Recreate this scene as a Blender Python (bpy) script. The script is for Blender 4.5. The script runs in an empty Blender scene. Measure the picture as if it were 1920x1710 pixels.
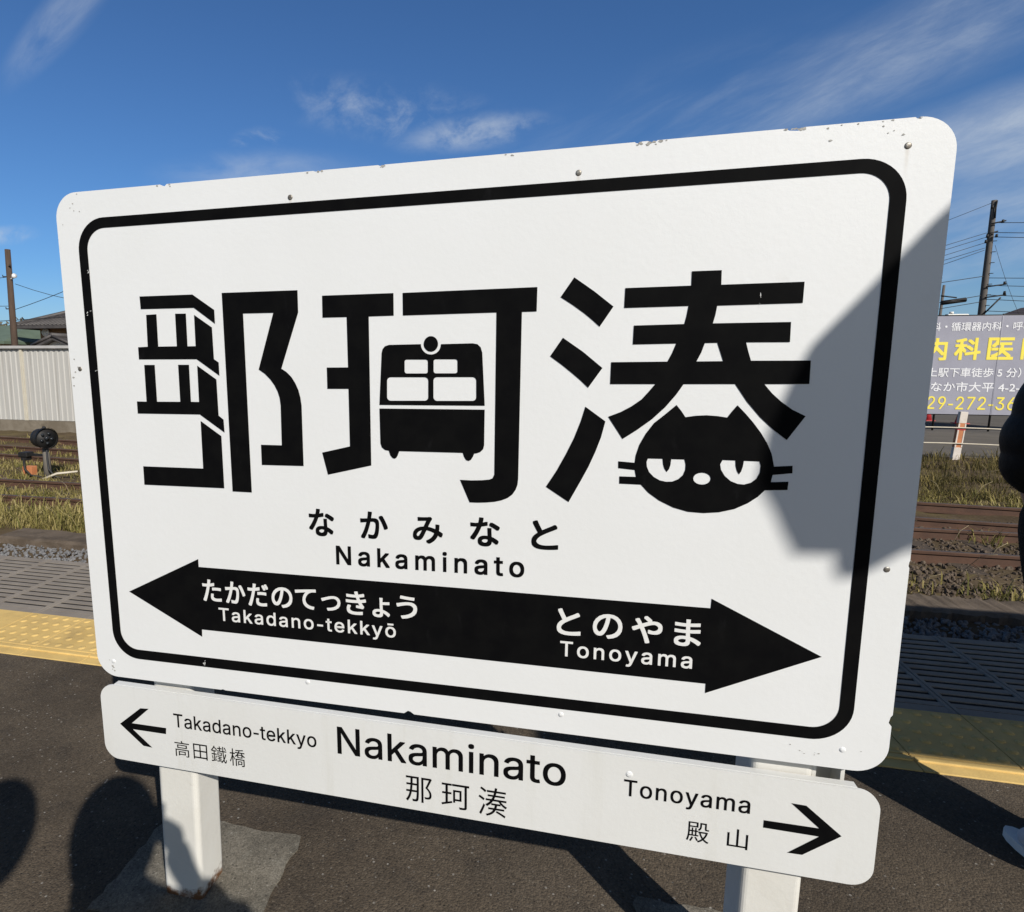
import bpy, bmesh, math, random
from mathutils import Vector, Matrix, Euler
from mathutils.geometry import tessellate_polygon

random.seed(7)
C = bpy.context.scene.collection
sc = bpy.context.scene

# ------------------------------------------------------------------ camera, light
cam_d = bpy.data.cameras.new("Camera")
cam = bpy.data.objects.new("Camera", cam_d); C.objects.link(cam); sc.camera = cam
cam_d.sensor_fit = 'HORIZONTAL'; cam_d.sensor_width = 36.0
cam_d.lens = 36.0 * 1153.26 / 1920.0
cam_d.shift_x = 180.0 / 1920.0
cam_d.shift_y = -4.2 / 1920.0
cam_d.clip_start = 0.01; cam_d.clip_end = 4000
_right = Vector((0.97484, 0.222875, 0.00369)); _down = Vector((0.035167, -0.13743, -0.989887)); _fwd = Vector((-0.220114, 0.965111, -0.141811))
cam.matrix_world = Matrix(((_right.x, -_down.x, -_fwd.x, 0.0), (_right.y, -_down.y, -_fwd.y, 0.0),
                           (_right.z, -_down.z, -_fwd.z, 1.216), (0, 0, 0, 1)))

SUN_EL = math.radians(35.3)
SUN_AZ = math.atan2(0.63, -0.776)            # from +Y towards +X
S = Vector((math.sin(SUN_AZ)*math.cos(SUN_EL), math.cos(SUN_AZ)*math.cos(SUN_EL), math.sin(SUN_EL)))
sun_d = bpy.data.lights.new("Sun", 'SUN'); sun_d.energy = 5.0; sun_d.angle = math.radians(0.5)
sun_d.color = (1.0, 0.95, 0.87)
sun = bpy.data.objects.new("Sun", sun_d); C.objects.link(sun)
sun.rotation_euler = S.to_track_quat('Z', 'Y').to_euler(); sun.location = S*40

sc.view_settings.view_transform = 'Standard'; sc.view_settings.look = 'None'
sc.view_settings.exposure = 0.0; sc.view_settings.gamma = 1.0
sc.cycles.max_bounces = 6

# ------------------------------------------------------------------ node helpers
def nn(nt, t, **k):
    n = nt.nodes.new(t)
    for a, v in k.items(): setattr(n, a, v)
    return n
def lk(nt, a, b): nt.links.new(a, b)
def math_n(nt, op, a, b=None, c=None, clamp=False):
    n = nn(nt, 'ShaderNodeMath', operation=op, use_clamp=clamp)
    for i, v in enumerate((a, b, c)):
        if v is None: continue
        if isinstance(v, (int, float)): n.inputs[i].default_value = v
        else: lk(nt, v, n.inputs[i])
    return n.outputs[0]
def maprange(nt, v, a, b, c=0.0, d=1.0, smooth=True):
    n = nn(nt, 'ShaderNodeMapRange'); n.interpolation_type = 'SMOOTHSTEP' if smooth else 'LINEAR'
    lk(nt, v, n.inputs[0])
    for i, x in enumerate((a, b, c, d)): n.inputs[i+1].default_value = x
    return n.outputs[0]
def noise(nt, vec, scale, detail=4.0, rough=0.55, dist=0.0):
    n = nn(nt, 'ShaderNodeTexNoise'); n.inputs['Scale'].default_value = scale
    n.inputs['Detail'].default_value = detail; n.inputs['Roughness'].default_value = rough
    n.inputs['Distortion'].default_value = dist
    if vec is not None: lk(nt, vec, n.inputs['Vector'])
    return n.outputs['Fac']
def mixc(nt, fac, a, b, mode='MIX'):
    n = nn(nt, 'ShaderNodeMix', data_type='RGBA', blend_type=mode)
    for s, v in ((n.inputs[0], fac), (n.inputs[6], a), (n.inputs[7], b)):
        if isinstance(v, (int, float)): s.default_value = v
        elif isinstance(v, tuple): s.default_value = (*v, 1.0)
        else: lk(nt, v, s)
    return n.outputs[2]
def mapping(nt, vec, scale=(1, 1, 1), rot=(0, 0, 0)):
    n = nn(nt, 'ShaderNodeMapping'); n.inputs['Scale'].default_value = scale; n.inputs['Rotation'].default_value = rot
    lk(nt, vec, n.inputs['Vector']); return n.outputs[0]

# ------------------------------------------------------------------ sky
world = bpy.data.worlds.new("World"); sc.world = world; world.use_nodes = True
nt = world.node_tree; nt.nodes.clear()
sky = nn(nt, 'ShaderNodeTexSky', sky_type='NISHITA'); sky.sun_disc = False
sky.sun_elevation = SUN_EL; sky.sun_rotation = SUN_AZ
sky.altitude = 10; sky.air_density = 1.0; sky.dust_density = 0.6; sky.ozone_density = 3.0
tc = nn(nt, 'ShaderNodeTexCoord'); sep = nn(nt, 'ShaderNodeSeparateXYZ'); lk(nt, tc.outputs['Generated'], sep.inputs[0])
yy = math_n(nt, 'MAXIMUM', sep.outputs[1], 0.12)
U = math_n(nt, 'DIVIDE', sep.outputs[0], yy); V = math_n(nt, 'DIVIDE', sep.outputs[2], yy)
comb = nn(nt, 'ShaderNodeCombineXYZ'); lk(nt, U, comb.inputs[0]); lk(nt, V, comb.inputs[1])
uv = comb.outputs[0]
def patch(cx, cy, rx, ry, ang=0.0):
    """soft elliptical region of the sky where a cloud group sits"""
    a = math.cos(ang); b = math.sin(ang)
    du = math_n(nt, 'SUBTRACT', U, cx); dv = math_n(nt, 'SUBTRACT', V, cy)
    p = math_n(nt, 'ADD', math_n(nt, 'MULTIPLY', du, a), math_n(nt, 'MULTIPLY', dv, b))
    q = math_n(nt, 'SUBTRACT', math_n(nt, 'MULTIPLY', dv, a), math_n(nt, 'MULTIPLY', du, b))
    p = math_n(nt, 'DIVIDE', p, rx); q = math_n(nt, 'DIVIDE', q, ry)
    r = math_n(nt, 'SQRT', math_n(nt, 'ADD', math_n(nt, 'POWER', p, 2.0), math_n(nt, 'POWER', q, 2.0)))
    return maprange(nt, r, 0.15, 1.0, 1.0, 0.0)
def streaks(ang, sx, sy, scale, lo, hi, det=6.0, rough=0.6, dist=0.4):
    return maprange(nt, noise(nt, mapping(nt, mapping(nt, uv, rot=(0, 0, -ang)), scale=(sx, sy, 1)), scale, det, rough, dist), lo, hi)
clouds = None
def add_cloud(region, tex, amt):
    global clouds
    v = math_n(nt, 'MULTIPLY', math_n(nt, 'MULTIPLY', region, tex), amt)
    clouds = v if clouds is None else math_n(nt, 'MAXIMUM', clouds, v)
fine = streaks(0.36, 1.0, 3.6, 9.0, 0.30, 0.74, 9.0, 0.70, 0.5)
def both(a, k=0.55): return math_n(nt, 'MULTIPLY', a, math_n(nt, 'ADD', math_n(nt, 'MULTIPLY', fine, k), 1.0-k))
add_cloud(patch(0.40, 0.395, 0.48, 0.085, 0.40), both(streaks(0.40, 1.0, 4.5, 2.6, 0.28, 0.74)), 0.50)     # long cirrus fan, right
add_cloud(patch(0.58, 0.30, 0.34, 0.085, 0.22), both(streaks(0.25, 1.0, 2.6, 3.4, 0.20, 0.70), .4), 0.85)
add_cloud(patch(0.60, 0.19, 0.34, 0.12, 0.15), both(streaks(0.2, 1.0, 3.0, 3.6, 0.24, 0.70), .4), 0.60)
add_cloud(patch(0.10, 0.33, 0.42, 0.11, 0.30), both(streaks(0.35, 1.0, 4.0, 3.0, 0.36, 0.74), .6), 0.24)
add_cloud(patch(-0.27, 0.395, 0.26, 0.060, -0.22), streaks(0.1, 1.0, 1.3, 9.0, 0.40, 0.74, 9.0, 0.64, 0.25), 0.52)    # small broken clouds
add_cloud(patch(-0.14, 0.355, 0.15, 0.034, 0.05), streaks(0.1, 1.0, 1.5, 11.0, 0.32, 0.66, 9.0, 0.64, 0.25), 0.56)
add_cloud(patch(-0.50, 0.370, 0.06, 0.026, 0.0), streaks(-0.3, 1.0, 2.0, 13.0, 0.42, 0.70, 7.0), 0.42)
add_cloud(patch(-0.50, 0.320, 0.24, 0.045, -0.05), streaks(0.0, 1.0, 2.6, 6.0, 0.24, 0.70, 8.0), 0.36)
add_cloud(patch(-0.86, 0.60, 0.20, 0.055, 0.62), streaks(0.62, 1.0, 2.2, 5.0, 0.26, 0.72, 8.0), 0.46)      # wisp, upper left
add_cloud(patch(-1.02, 0.24, 0.09, 0.022, 0.0), streaks(0.0, 1.0, 1.8, 10.0, 0.28, 0.64), 0.62)
low = maprange(nt, V, 0.0, 0.20, 0.22, 0.0)
clouds = math_n(nt, 'MAXIMUM', clouds, low)
dt = nn(nt, 'ShaderNodeVectorMath', operation='DOT_PRODUCT'); lk(nt, tc.outputs['Generated'], dt.inputs[0]); dt.inputs[1].default_value = (0.63, -0.776, 0.0)
sunside = maprange(nt, dt.outputs['Value'], -0.35, 0.35)                 # hazier, paler sky towards the sun
zen = maprange(nt, sep.outputs[2], 0.52, 0.80)  # overhead sky, out of view, dimmed and warmed to deepen the ground shade
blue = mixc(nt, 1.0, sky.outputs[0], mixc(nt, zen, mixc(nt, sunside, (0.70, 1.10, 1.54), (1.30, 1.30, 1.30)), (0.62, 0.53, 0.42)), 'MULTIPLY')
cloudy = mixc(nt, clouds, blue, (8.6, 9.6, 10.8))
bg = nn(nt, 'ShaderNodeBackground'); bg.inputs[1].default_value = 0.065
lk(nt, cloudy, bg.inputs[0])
wo = nn(nt, 'ShaderNodeOutputWorld'); lk(nt, bg.outputs[0], wo.inputs[0])

# ------------------------------------------------------------------ materials
def mat(name, col, rough=0.7, col2=None, scale=8.0, amt=0.5, stretch=(1, 1, 1), bump=0.0, bscale=60.0, metal=0.0,
        specks=None, stains=None, space='Object', spec=0.5, pebble=0):
    m = bpy.data.materials.new(name); m.use_nodes = True; t = m.node_tree; b = t.nodes['Principled BSDF']
    b.inputs['Roughness'].default_value = rough; b.inputs['Metallic'].default_value = metal
    b.inputs['Specular IOR Level'].default_value = spec
    if space == 'World':
        v = nn(t, 'ShaderNodeNewGeometry').outputs['Position']
    else:
        v = nn(t, 'ShaderNodeTexCoord').outputs['Object']
    c2 = col2 or tuple(x*0.75 for x in col)
    f = maprange(t, noise(t, mapping(t, v, stretch), scale, 6.0, 0.6), 0.3, 0.7)
    f = math_n(t, 'MULTIPLY', f, amt)
    c = mixc(t, f, col, c2)
    if stains:
        for (scol, sscale, lo, hi, a, st) in stains:
            g = maprange(t, noise(t, mapping(t, v, st), sscale, 5.0, 0.65, 0.3), lo, hi)
            c = mixc(t, math_n(t, 'MULTIPLY', g, a), c, scol)
    if specks:
        for (scol, vscale, size, a) in specks:
            vo = nn(t, 'ShaderNodeTexVoronoi'); vo.inputs['Scale'].default_value = vscale; lk(t, v, vo.inputs['Vector'])
            g = maprange(t, vo.outputs['Distance'], size*0.6, size, 1.0, 0.0)
            sepc = nn(t, 'ShaderNodeSeparateColor'); lk(t, vo.outputs['Color'], sepc.inputs[0])
            g = math_n(t, 'MULTIPLY', g, maprange(t, sepc.outputs[0], 0.45, 0.95))
            c = mixc(t, math_n(t, 'MULTIPLY', g, a), c, scol)
    if pebble:
        vo = nn(t, 'ShaderNodeTexVoronoi'); vo.inputs['Scale'].default_value = pebble; lk(t, v, vo.inputs['Vector'])
        sc_ = nn(t, 'ShaderNodeSeparateColor'); lk(t, vo.outputs['Color'], sc_.inputs[0])
        k = maprange(t, sc_.outputs[1], 0.0, 1.0, 0.72, 1.28, False)
        kc = nn(t, 'ShaderNodeCombineColor'); [lk(t, k, kc.inputs[i]) for i in range(3)]
        c = mixc(t, 1.0, c, kc.outputs[0], 'MULTIPLY')
        bn = nn(t, 'ShaderNodeBump'); bn.inputs['Strength'].default_value = bump; bn.inputs['Distance'].default_value = 0.004; bn.invert = True
        lk(t, math_n(t, 'ADD', vo.outputs['Distance'], math_n(t, 'MULTIPLY', noise(t, v, pebble*.22, 4.0, 0.6), 0.9)), bn.inputs['Height']); lk(t, bn.outputs[0], b.inputs['Normal'])
        bump = 0
    lk(t, c, b.inputs['Base Color'])
    if bump:
        bn = nn(t, 'ShaderNodeBump'); bn.inputs['Strength'].default_value = bump; bn.inputs['Distance'].default_value = 0.01
        lk(t, noise(t, mapping(t, v, stretch), bscale, 5.0, 0.65), bn.inputs['Height']); lk(t, bn.outputs[0], b.inputs['Normal'])
    return m

M = {}
M['white'] = mat('sign_white_paint', (0.735, 0.745, 0.75), 0.42, (0.70, 0.71, 0.705), 3.0, 0.6, bump=0.04, bscale=90,
                 stains=[((0.52, 0.51, 0.46), 7.0, 0.66, 0.80, 0.30, (1, 1, 0.6)), ((0.42, 0.41, 0.38), 34.0, 0.74, 0.82, 0.35, (1, 1, 1))])
def drips(m, xs, z0, length):
    """faint tan runs below given screws"""
    t = m.node_tree; bs = t.nodes['Principled BSDF']; src = bs.inputs['Base Color'].links[0].from_socket
    v = nn(t, 'ShaderNodeTexCoord').outputs['Object']; sp = nn(t, 'ShaderNodeSeparateXYZ'); lk(t, v, sp.inputs[0]); tot = None
    wob = math_n(t, 'MULTIPLY', math_n(t, 'SUBTRACT', noise(t, mapping(t, v, (1, 1, 0.25)), 60.0), 0.5), 0.006)
    for x in xs:
        d = math_n(t, 'ABSOLUTE', math_n(t, 'ADD', math_n(t, 'SUBTRACT', sp.outputs[0], x), wob))
        k = maprange(t, d, 0.0, 0.0045, 1.0, 0.0); tot = k if tot is None else math_n(t, 'MAXIMUM', tot, k)
    g = math_n(t, 'MULTIPLY', maprange(t, sp.outputs[2], z0-length, z0, 0.0, 1.0), maprange(t, sp.outputs[2], z0, z0+.004, 1.0, 0.0))
    f = math_n(t, 'MULTIPLY', math_n(t, 'MULTIPLY', tot, g), 0.30)
    lk(t, mixc(t, f, src, (0.42, 0.33, 0.22)), bs.inputs['Base Color'])
drips(M['white'], (0.390, 0.886, 1.337), 1.509, 0.05)
M['strip'] = mat('strip_white_paint', (0.68, 0.685, 0.675), 0.45, (0.635, 0.635, 0.61), 3.0, 0.6, bump=0.05, bscale=90,
                 stains=[((0.54, 0.53, 0.47), 9.0, 0.52, 0.75, 0.30, (2.2, 1, 0.16)), ((0.42, 0.41, 0.38), 40.0, 0.74, 0.82, 0.35, (1, 1, 1))])
M['post'] = mat('post_white_paint', (0.66, 0.65, 0.61), 0.45, (0.57, 0.55, 0.50), 6.0, 0.5, bump=0.08, bscale=50,
                stains=[((0.22, 0.09, 0.03), 14.0, 0.70, 0.78, 0.8, (1, 1, 0.5)), ((0.40, 0.38, 0.33), 30.0, 0.66, 0.78, 0.4, (1, 1, 1))])
def rusty_foot(m):
    t = m.node_tree; bs = t.nodes['Principled BSDF']; src = bs.inputs['Base Color'].links[0].from_socket
    v = nn(t, 'ShaderNodeTexCoord').outputs['Object']; sp = nn(t, 'ShaderNodeSeparateXYZ'); lk(t, v, sp.inputs[0])
    z = math_n(t, 'ADD', sp.outputs[2], math_n(t, 'MULTIPLY', noise(t, v, 38.0, 5.0, 0.65), -0.085))
    f = maprange(t, z, -0.035, -0.012, 1.0, 0.0)
    lk(t, mixc(t, f, src, mixc(t, noise(t, v, 90.0), (0.20, 0.085, 0.03), (0.06, 0.035, 0.02))), bs.inputs['Base Color'])
rusty_foot(M['post'])
M['black'] = mat('black_vinyl', (0.0035, 0.0035, 0.004), 0.55, (0.006, 0.006, 0.006), 20.0, 0.8, spec=0.03,
                 stains=[((0.014, 0.014, 0.015), 26.0, 0.60, 0.8, 0.6, (1, 1, 0.4))])
M['lettering'] = mat('white_vinyl', (0.74, 0.74, 0.73), 0.45, (0.70, 0.70, 0.68), 12.0, 0.5)
M['screw'] = mat('screw_metal', (0.33, 0.32, 0.29), 0.45, (0.16, 0.13, 0.10), 90.0, 0.8, metal=0.6)
M['chip'] = mat('bare_rusty_metal', (0.24, 0.23, 0.21), 0.8, (0.52, 0.51, 0.48), 160.0, 0.7)
M['asphalt'] = mat('asphalt', (0.092, 0.072, 0.051), 0.93, (0.055, 0.043, 0.031), 2.6, 1.0, bump=0.42, pebble=230, space='World', spec=0.25,
                   specks=[((0.30, 0.28, 0.25), 55.0, 0.20, 0.75), ((0.17, 0.15, 0.12), 130.0, 0.30, 0.55), ((0.018, 0.015, 0.012), 110.0, 0.34, 0.75)],
                   stains=[((0.125, 0.102, 0.076), 1.1, 0.45, 0.75, 0.7, (1, 1, 1)), ((0.030, 0.025, 0.021), 3.1, 0.60, 0.72, 0.5, (1, 1, 1)), ((0.04, 0.034, 0.028), 9.0, 0.5, 0.75, 0.5, (1, 1, 1))])
M['pad'] = mat('old_concrete', (0.185, 0.165, 0.132), 0.92, (0.105, 0.094, 0.075), 11.0, 1.0, bump=0.22, pebble=300, spec=0.25,
               specks=[((0.30, 0.28, 0.24), 90.0, 0.24, 0.55), ((0.03, 0.028, 0.024), 75.0, 0.28, 0.6)],
               stains=[((0.21, 0.195, 0.16), 14.0, 0.5, 0.72, 0.5, (1, 1, 1))])
M['tile'] = mat('yellow_tactile', (0.70, 0.49, 0.180), 0.8, (0.53, 0.365, 0.13), 4.0, 0.9, bump=0.15, bscale=140, space='World', spec=0.3,
                stains=[((0.30, 0.22, 0.11), 5.0, 0.50, 0.76, 0.50, (1, 1, 1)), ((0.22, 0.16, 0.085), 42.0, 0.62, 0.78, 0.55, (1, 1, 1)), ((0.20, 0.16, 0.10), 1.6, 0.55, 0.75, 0.35, (0.4, 3, 1))])
M['grating'] = mat('grating_resin', (0.26, 0.228, 0.195), 0.8, (0.19, 0.165, 0.142), 7.0, 0.7, bump=0.2, bscale=120, space='World', spec=0.3)
M['inlay'] = mat('dark_inlay', (0.012, 0.011, 0.010), 0.95)
M['concrete'] = mat('weathered_concrete', (0.215, 0.185, 0.145), 0.92, (0.14, 0.115, 0.085), 2.5, 0.9, bump=0.4, bscale=30, spec=0.2,
                    stains=[((0.075, 0.058, 0.038), 1.3, 0.5, 0.72, 0.7, (1, 1, 2.0))])
M['kerb'] = mat('kerb_concrete', (0.150, 0.118, 0.090), 0.92, (0.10, 0.078, 0.058), 5.0, 0.9, bump=0.5, bscale=50, spec=0.2,
                stains=[((0.06, 0.046, 0.034), 3.0, 0.5, 0.7, 0.6, (1, 1, 1))])
M['soil'] = mat('trackside_soil', (0.115, 0.085, 0.052), 0.97, (0.066, 0.047, 0.030), 1.6, 0.9, bump=0.8, bscale=22, space='World', spec=0.1,
                specks=[((0.17, 0.14, 0.11), 22.0, 0.35, 0.5), ((0.03, 0.022, 0.015), 17.0, 0.35, 0.6)],
                stains=[((0.15, 0.125, 0.05), 0.6, 0.48, 0.7, 0.55, (1, 1, 1))])
M['road'] = mat('grey_road', (0.125, 0.112, 0.098), 0.95, (0.095, 0.085, 0.074), 1.0, 0.8, bump=0.2, bscale=12, space='World', spec=0.2)
M['stone'] = mat('grey_gravel', (0.205, 0.205, 0.210), 0.9, (0.115, 0.115, 0.120), 14.0, 0.9, space='World', spec=0.25)
M['ballast'] = mat('rusty_ballast', (0.135, 0.105, 0.080), 0.95, (0.060, 0.044, 0.032), 13.0, 0.9, space='World', spec=0.2)
M['rail'] = mat('rusty_rail', (0.095, 0.050, 0.032), 0.75, (0.060, 0.032, 0.022), 6.0, 0.8, bump=0.2, bscale=40, spec=0.35)
M['railtop'] = mat('rail_running_surface', (0.105, 0.080, 0.062), 0.48, (0.075, 0.054, 0.040), 9.0, 0.7, metal=0.3)
M['timber'] = mat('weathered_sleeper', (0.085, 0.062, 0.044), 0.95, (0.045, 0.032, 0.022), 6.0, 0.9, (0.6, 6, 6), 0.5, 30)
M['sheet'] = mat('corrugated_sheet', (0.46, 0.45, 0.425), 0.6, (0.36, 0.35, 0.33), 3.0, 0.6, (4, 4, 0.12), 0.05, 30,
                 stains=[((0.25, 0.225, 0.19), 2.4, 0.52, 0.72, 0.55, (5, 5, 0.10)), ((0.20, 0.14, 0.09), 1.2, 0.62, 0.8, 0.4, (2, 2, 0.5))])
M['sheetpost'] = mat('fence_post_cream', (0.56, 0.52, 0.43), 0.6, (0.46, 0.42, 0.34), 4.0, 0.6)
M['cap'] = mat('fence_cap_grey', (0.46, 0.45, 0.44), 0.55, (0.36, 0.35, 0.34), 3.0, 0.6)
M['wood'] = mat('pole_wood', (0.085, 0.055, 0.038), 0.9, (0.045, 0.028, 0.020), 5.0, 0.9, (6, 6, 0.35), 0.4, 20)
M['pole'] = mat('concrete_pole', (0.115, 0.102, 0.092), 0.85, (0.075, 0.066, 0.06), 3.0, 0.7, (3, 3, 0.5))
M['steel'] = mat('dark_steel', (0.014, 0.014, 0.015), 0.6, (0.030, 0.026, 0.023), 12.0, 0.7, metal=0.3)
M['wire'] = mat('cable_black', (0.025, 0.026, 0.03), 0.7)
M['porcelain'] = mat('white_porcelain', (0.72, 0.72, 0.72), 0.3, (0.62, 0.62, 0.62), 9.0, 0.4)
M['greenroof'] = mat('green_metal_roof', (0.120, 0.160, 0.115), 0.6, (0.090, 0.120, 0.085), 2.0, 0.7)
M['tileroof'] = mat('grey_roof_tiles', (0.075, 0.068, 0.066), 0.6, (0.045, 0.040, 0.040), 3.0, 0.8)
M['brownroof'] = mat('brown_roof', (0.085, 0.062, 0.056), 0.7, (0.06, 0.043, 0.04), 2.0, 0.7)
M['cream'] = mat('cream_wall', (0.60, 0.54, 0.42), 0.8, (0.50, 0.44, 0.33), 1.5, 0.6)
M['plaster'] = mat('white_plaster', (0.76, 0.75, 0.71), 0.8, (0.70, 0.69, 0.65), 1.5, 0.5)
M['board'] = mat('brown_boarding', (0.27, 0.165, 0.090), 0.85, (0.17, 0.10, 0.055), 3.0, 0.8, (8, 8, 0.6))
M['glass'] = mat('dark_window', (0.02, 0.023, 0.027), 0.12, (0.03, 0.033, 0.036), 2.0, 0.5)
M['banner'] = mat('grey_banner_cloth', (0.31, 0.31, 0.365), 0.75, (0.265, 0.262, 0.315), 1.3, 0.8, bump=0.12, bscale=2.5)
M['bwhite'] = mat('banner_white_ink', (0.76, 0.76, 0.78), 0.7, (0.70, 0.70, 0.72), 2.0, 0.5)
M['byellow'] = mat('banner_yellow_ink', (0.84, 0.70, 0.085), 0.7, (0.78, 0.64, 0.08), 2.0, 0.5)
M['red'] = mat('cone_red', (0.50, 0.035, 0.045), 0.5, (0.38, 0.03, 0.035), 3.0, 0.6)
M['orange'] = mat('faded_orange', (0.52, 0.20, 0.085), 0.7, (0.40, 0.14, 0.05), 9.0, 0.7)
M['stake'] = mat('stake_white', (0.66, 0.60, 0.54), 0.7, (0.50, 0.44, 0.38), 9.0, 0.6)
M['straw'] = mat('dry_straw', (0.34, 0.28, 0.17), 0.85, (0.24, 0.19, 0.11), 8.0, 0.7)
M['rope'] = mat('pale_rope', (0.58, 0.52, 0.42), 0.8)
M['leaf'] = mat('leaves', (0.050, 0.070, 0.022), 0.8, (0.025, 0.040, 0.013), 2.0, 0.8, space='World')
M['leafbrown'] = mat('brown_leaves', (0.10, 0.075, 0.035), 0.8, (0.055, 0.045, 0.02), 2.0, 0.8, space='World')
M['bark'] = mat('bark', (0.07, 0.05, 0.035), 0.9)
M['jacket'] = mat('black_down_jacket', (0.008, 0.008, 0.010), 0.65, (0.012, 0.012, 0.014), 10.0, 0.7, bump=0.3, bscale=25, spec=0.2)
M['trousers'] = mat('dark_trousers', (0.018, 0.017, 0.020), 0.9, (0.028, 0.026, 0.028), 20.0, 0.7, bump=0.2, bscale=60, spec=0.15)
M['tweed'] = mat('dark_brown_tweed', (0.034, 0.026, 0.021), 0.95, (0.020, 0.016, 0.013), 60.0, 0.9, bump=0.4, bscale=160, spec=0.1)
M['skin'] = mat('skin', (0.50, 0.31, 0.22), 0.55, (0.45, 0.27, 0.19), 12.0, 0.5)
M['hair'] = mat('black_hair', (0.012, 0.010, 0.009), 0.45, (0.02, 0.017, 0.015), 30.0, 0.6, (8, 8, 1), 0.4, 80)
M['shoe'] = mat('pale_sneaker', (0.52, 0.52, 0.55), 0.8, (0.42, 0.42, 0.45), 60.0, 0.7, bump=0.4, bscale=140)
M['sole'] = mat('shoe_sole', (0.72, 0.71, 0.69), 0.6, (0.6, 0.59, 0.57), 20.0, 0.5)
M['coat'] = mat('navy_coat', (0.03, 0.035, 0.055), 0.85)
M['phone'] = mat('black_phone', (0.02, 0.02, 0.022), 0.25)

def grass_mat(name, a, b, c):
    m = bpy.data.materials.new(name); m.use_nodes = True; t = m.node_tree; bs = t.nodes['Principled BSDF']
    bs.inputs['Roughness'].default_value = 0.75; bs.inputs['Specular IOR Level'].default_value = 0.25
    at = nn(t, 'ShaderNodeAttribute', attribute_name='tint')
    r = nn(t, 'ShaderNodeValToRGB'); r.color_ramp.elements[0].color = (*a, 1); r.color_ramp.elements[1].color = (*c, 1)
    e = r.color_ramp.elements.new(0.5); e.color = (*b, 1)
    lk(t, at.outputs['Fac'], r.inputs[0])
    tr = nn(t, 'ShaderNodeBsdfTranslucent'); lk(t, r.outputs[0], tr.inputs[0]); lk(t, r.outputs[0], bs.inputs['Base Color'])
    mx = nn(t, 'ShaderNodeMixShader'); mx.inputs[0].default_value = 0.25
    lk(t, bs.outputs[0], mx.inputs[1]); lk(t, tr.outputs[0], mx.inputs[2]); lk(t, mx.outputs[0], t.nodes['Material Output'].inputs[0])
    return m
M['grass'] = grass_mat('dry_grass', (0.085, 0.098, 0.023), (0.265, 0.222, 0.070), (0.50, 0.41, 0.20))
M['darkgrass'] = grass_mat('rough_grass', (0.040, 0.040, 0.012), (0.125, 0.100, 0.034), (0.32, 0.25, 0.09))

# ------------------------------------------------------------------ geometry helpers
def obj(name, me, m=None, parent=None, loc=None):
    o = bpy.data.objects.new(name, me); C.objects.link(o)
    if m is not None:
        for mm in (m if isinstance(m, (list, tuple)) else [m]): me.materials.append(mm)
    if parent is not None: o.parent = parent
    if loc is not None: o.location = loc
    return o
def tag(o, label, cat, group=None):
    o['label'] = label; o['category'] = cat
    if group: o['group'] = group
    return o
def thing(name, label, cat, loc=(0, 0, 0), rot=(0, 0, 0), group=None):
    o = bpy.data.objects.new(name, None); C.objects.link(o); o.empty_display_size = 0.1
    o.location = loc; o.rotation_euler = rot
    return tag(o, label, cat, group)
def struct(o, kind='structure'):
    o['kind'] = kind; return o

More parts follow.
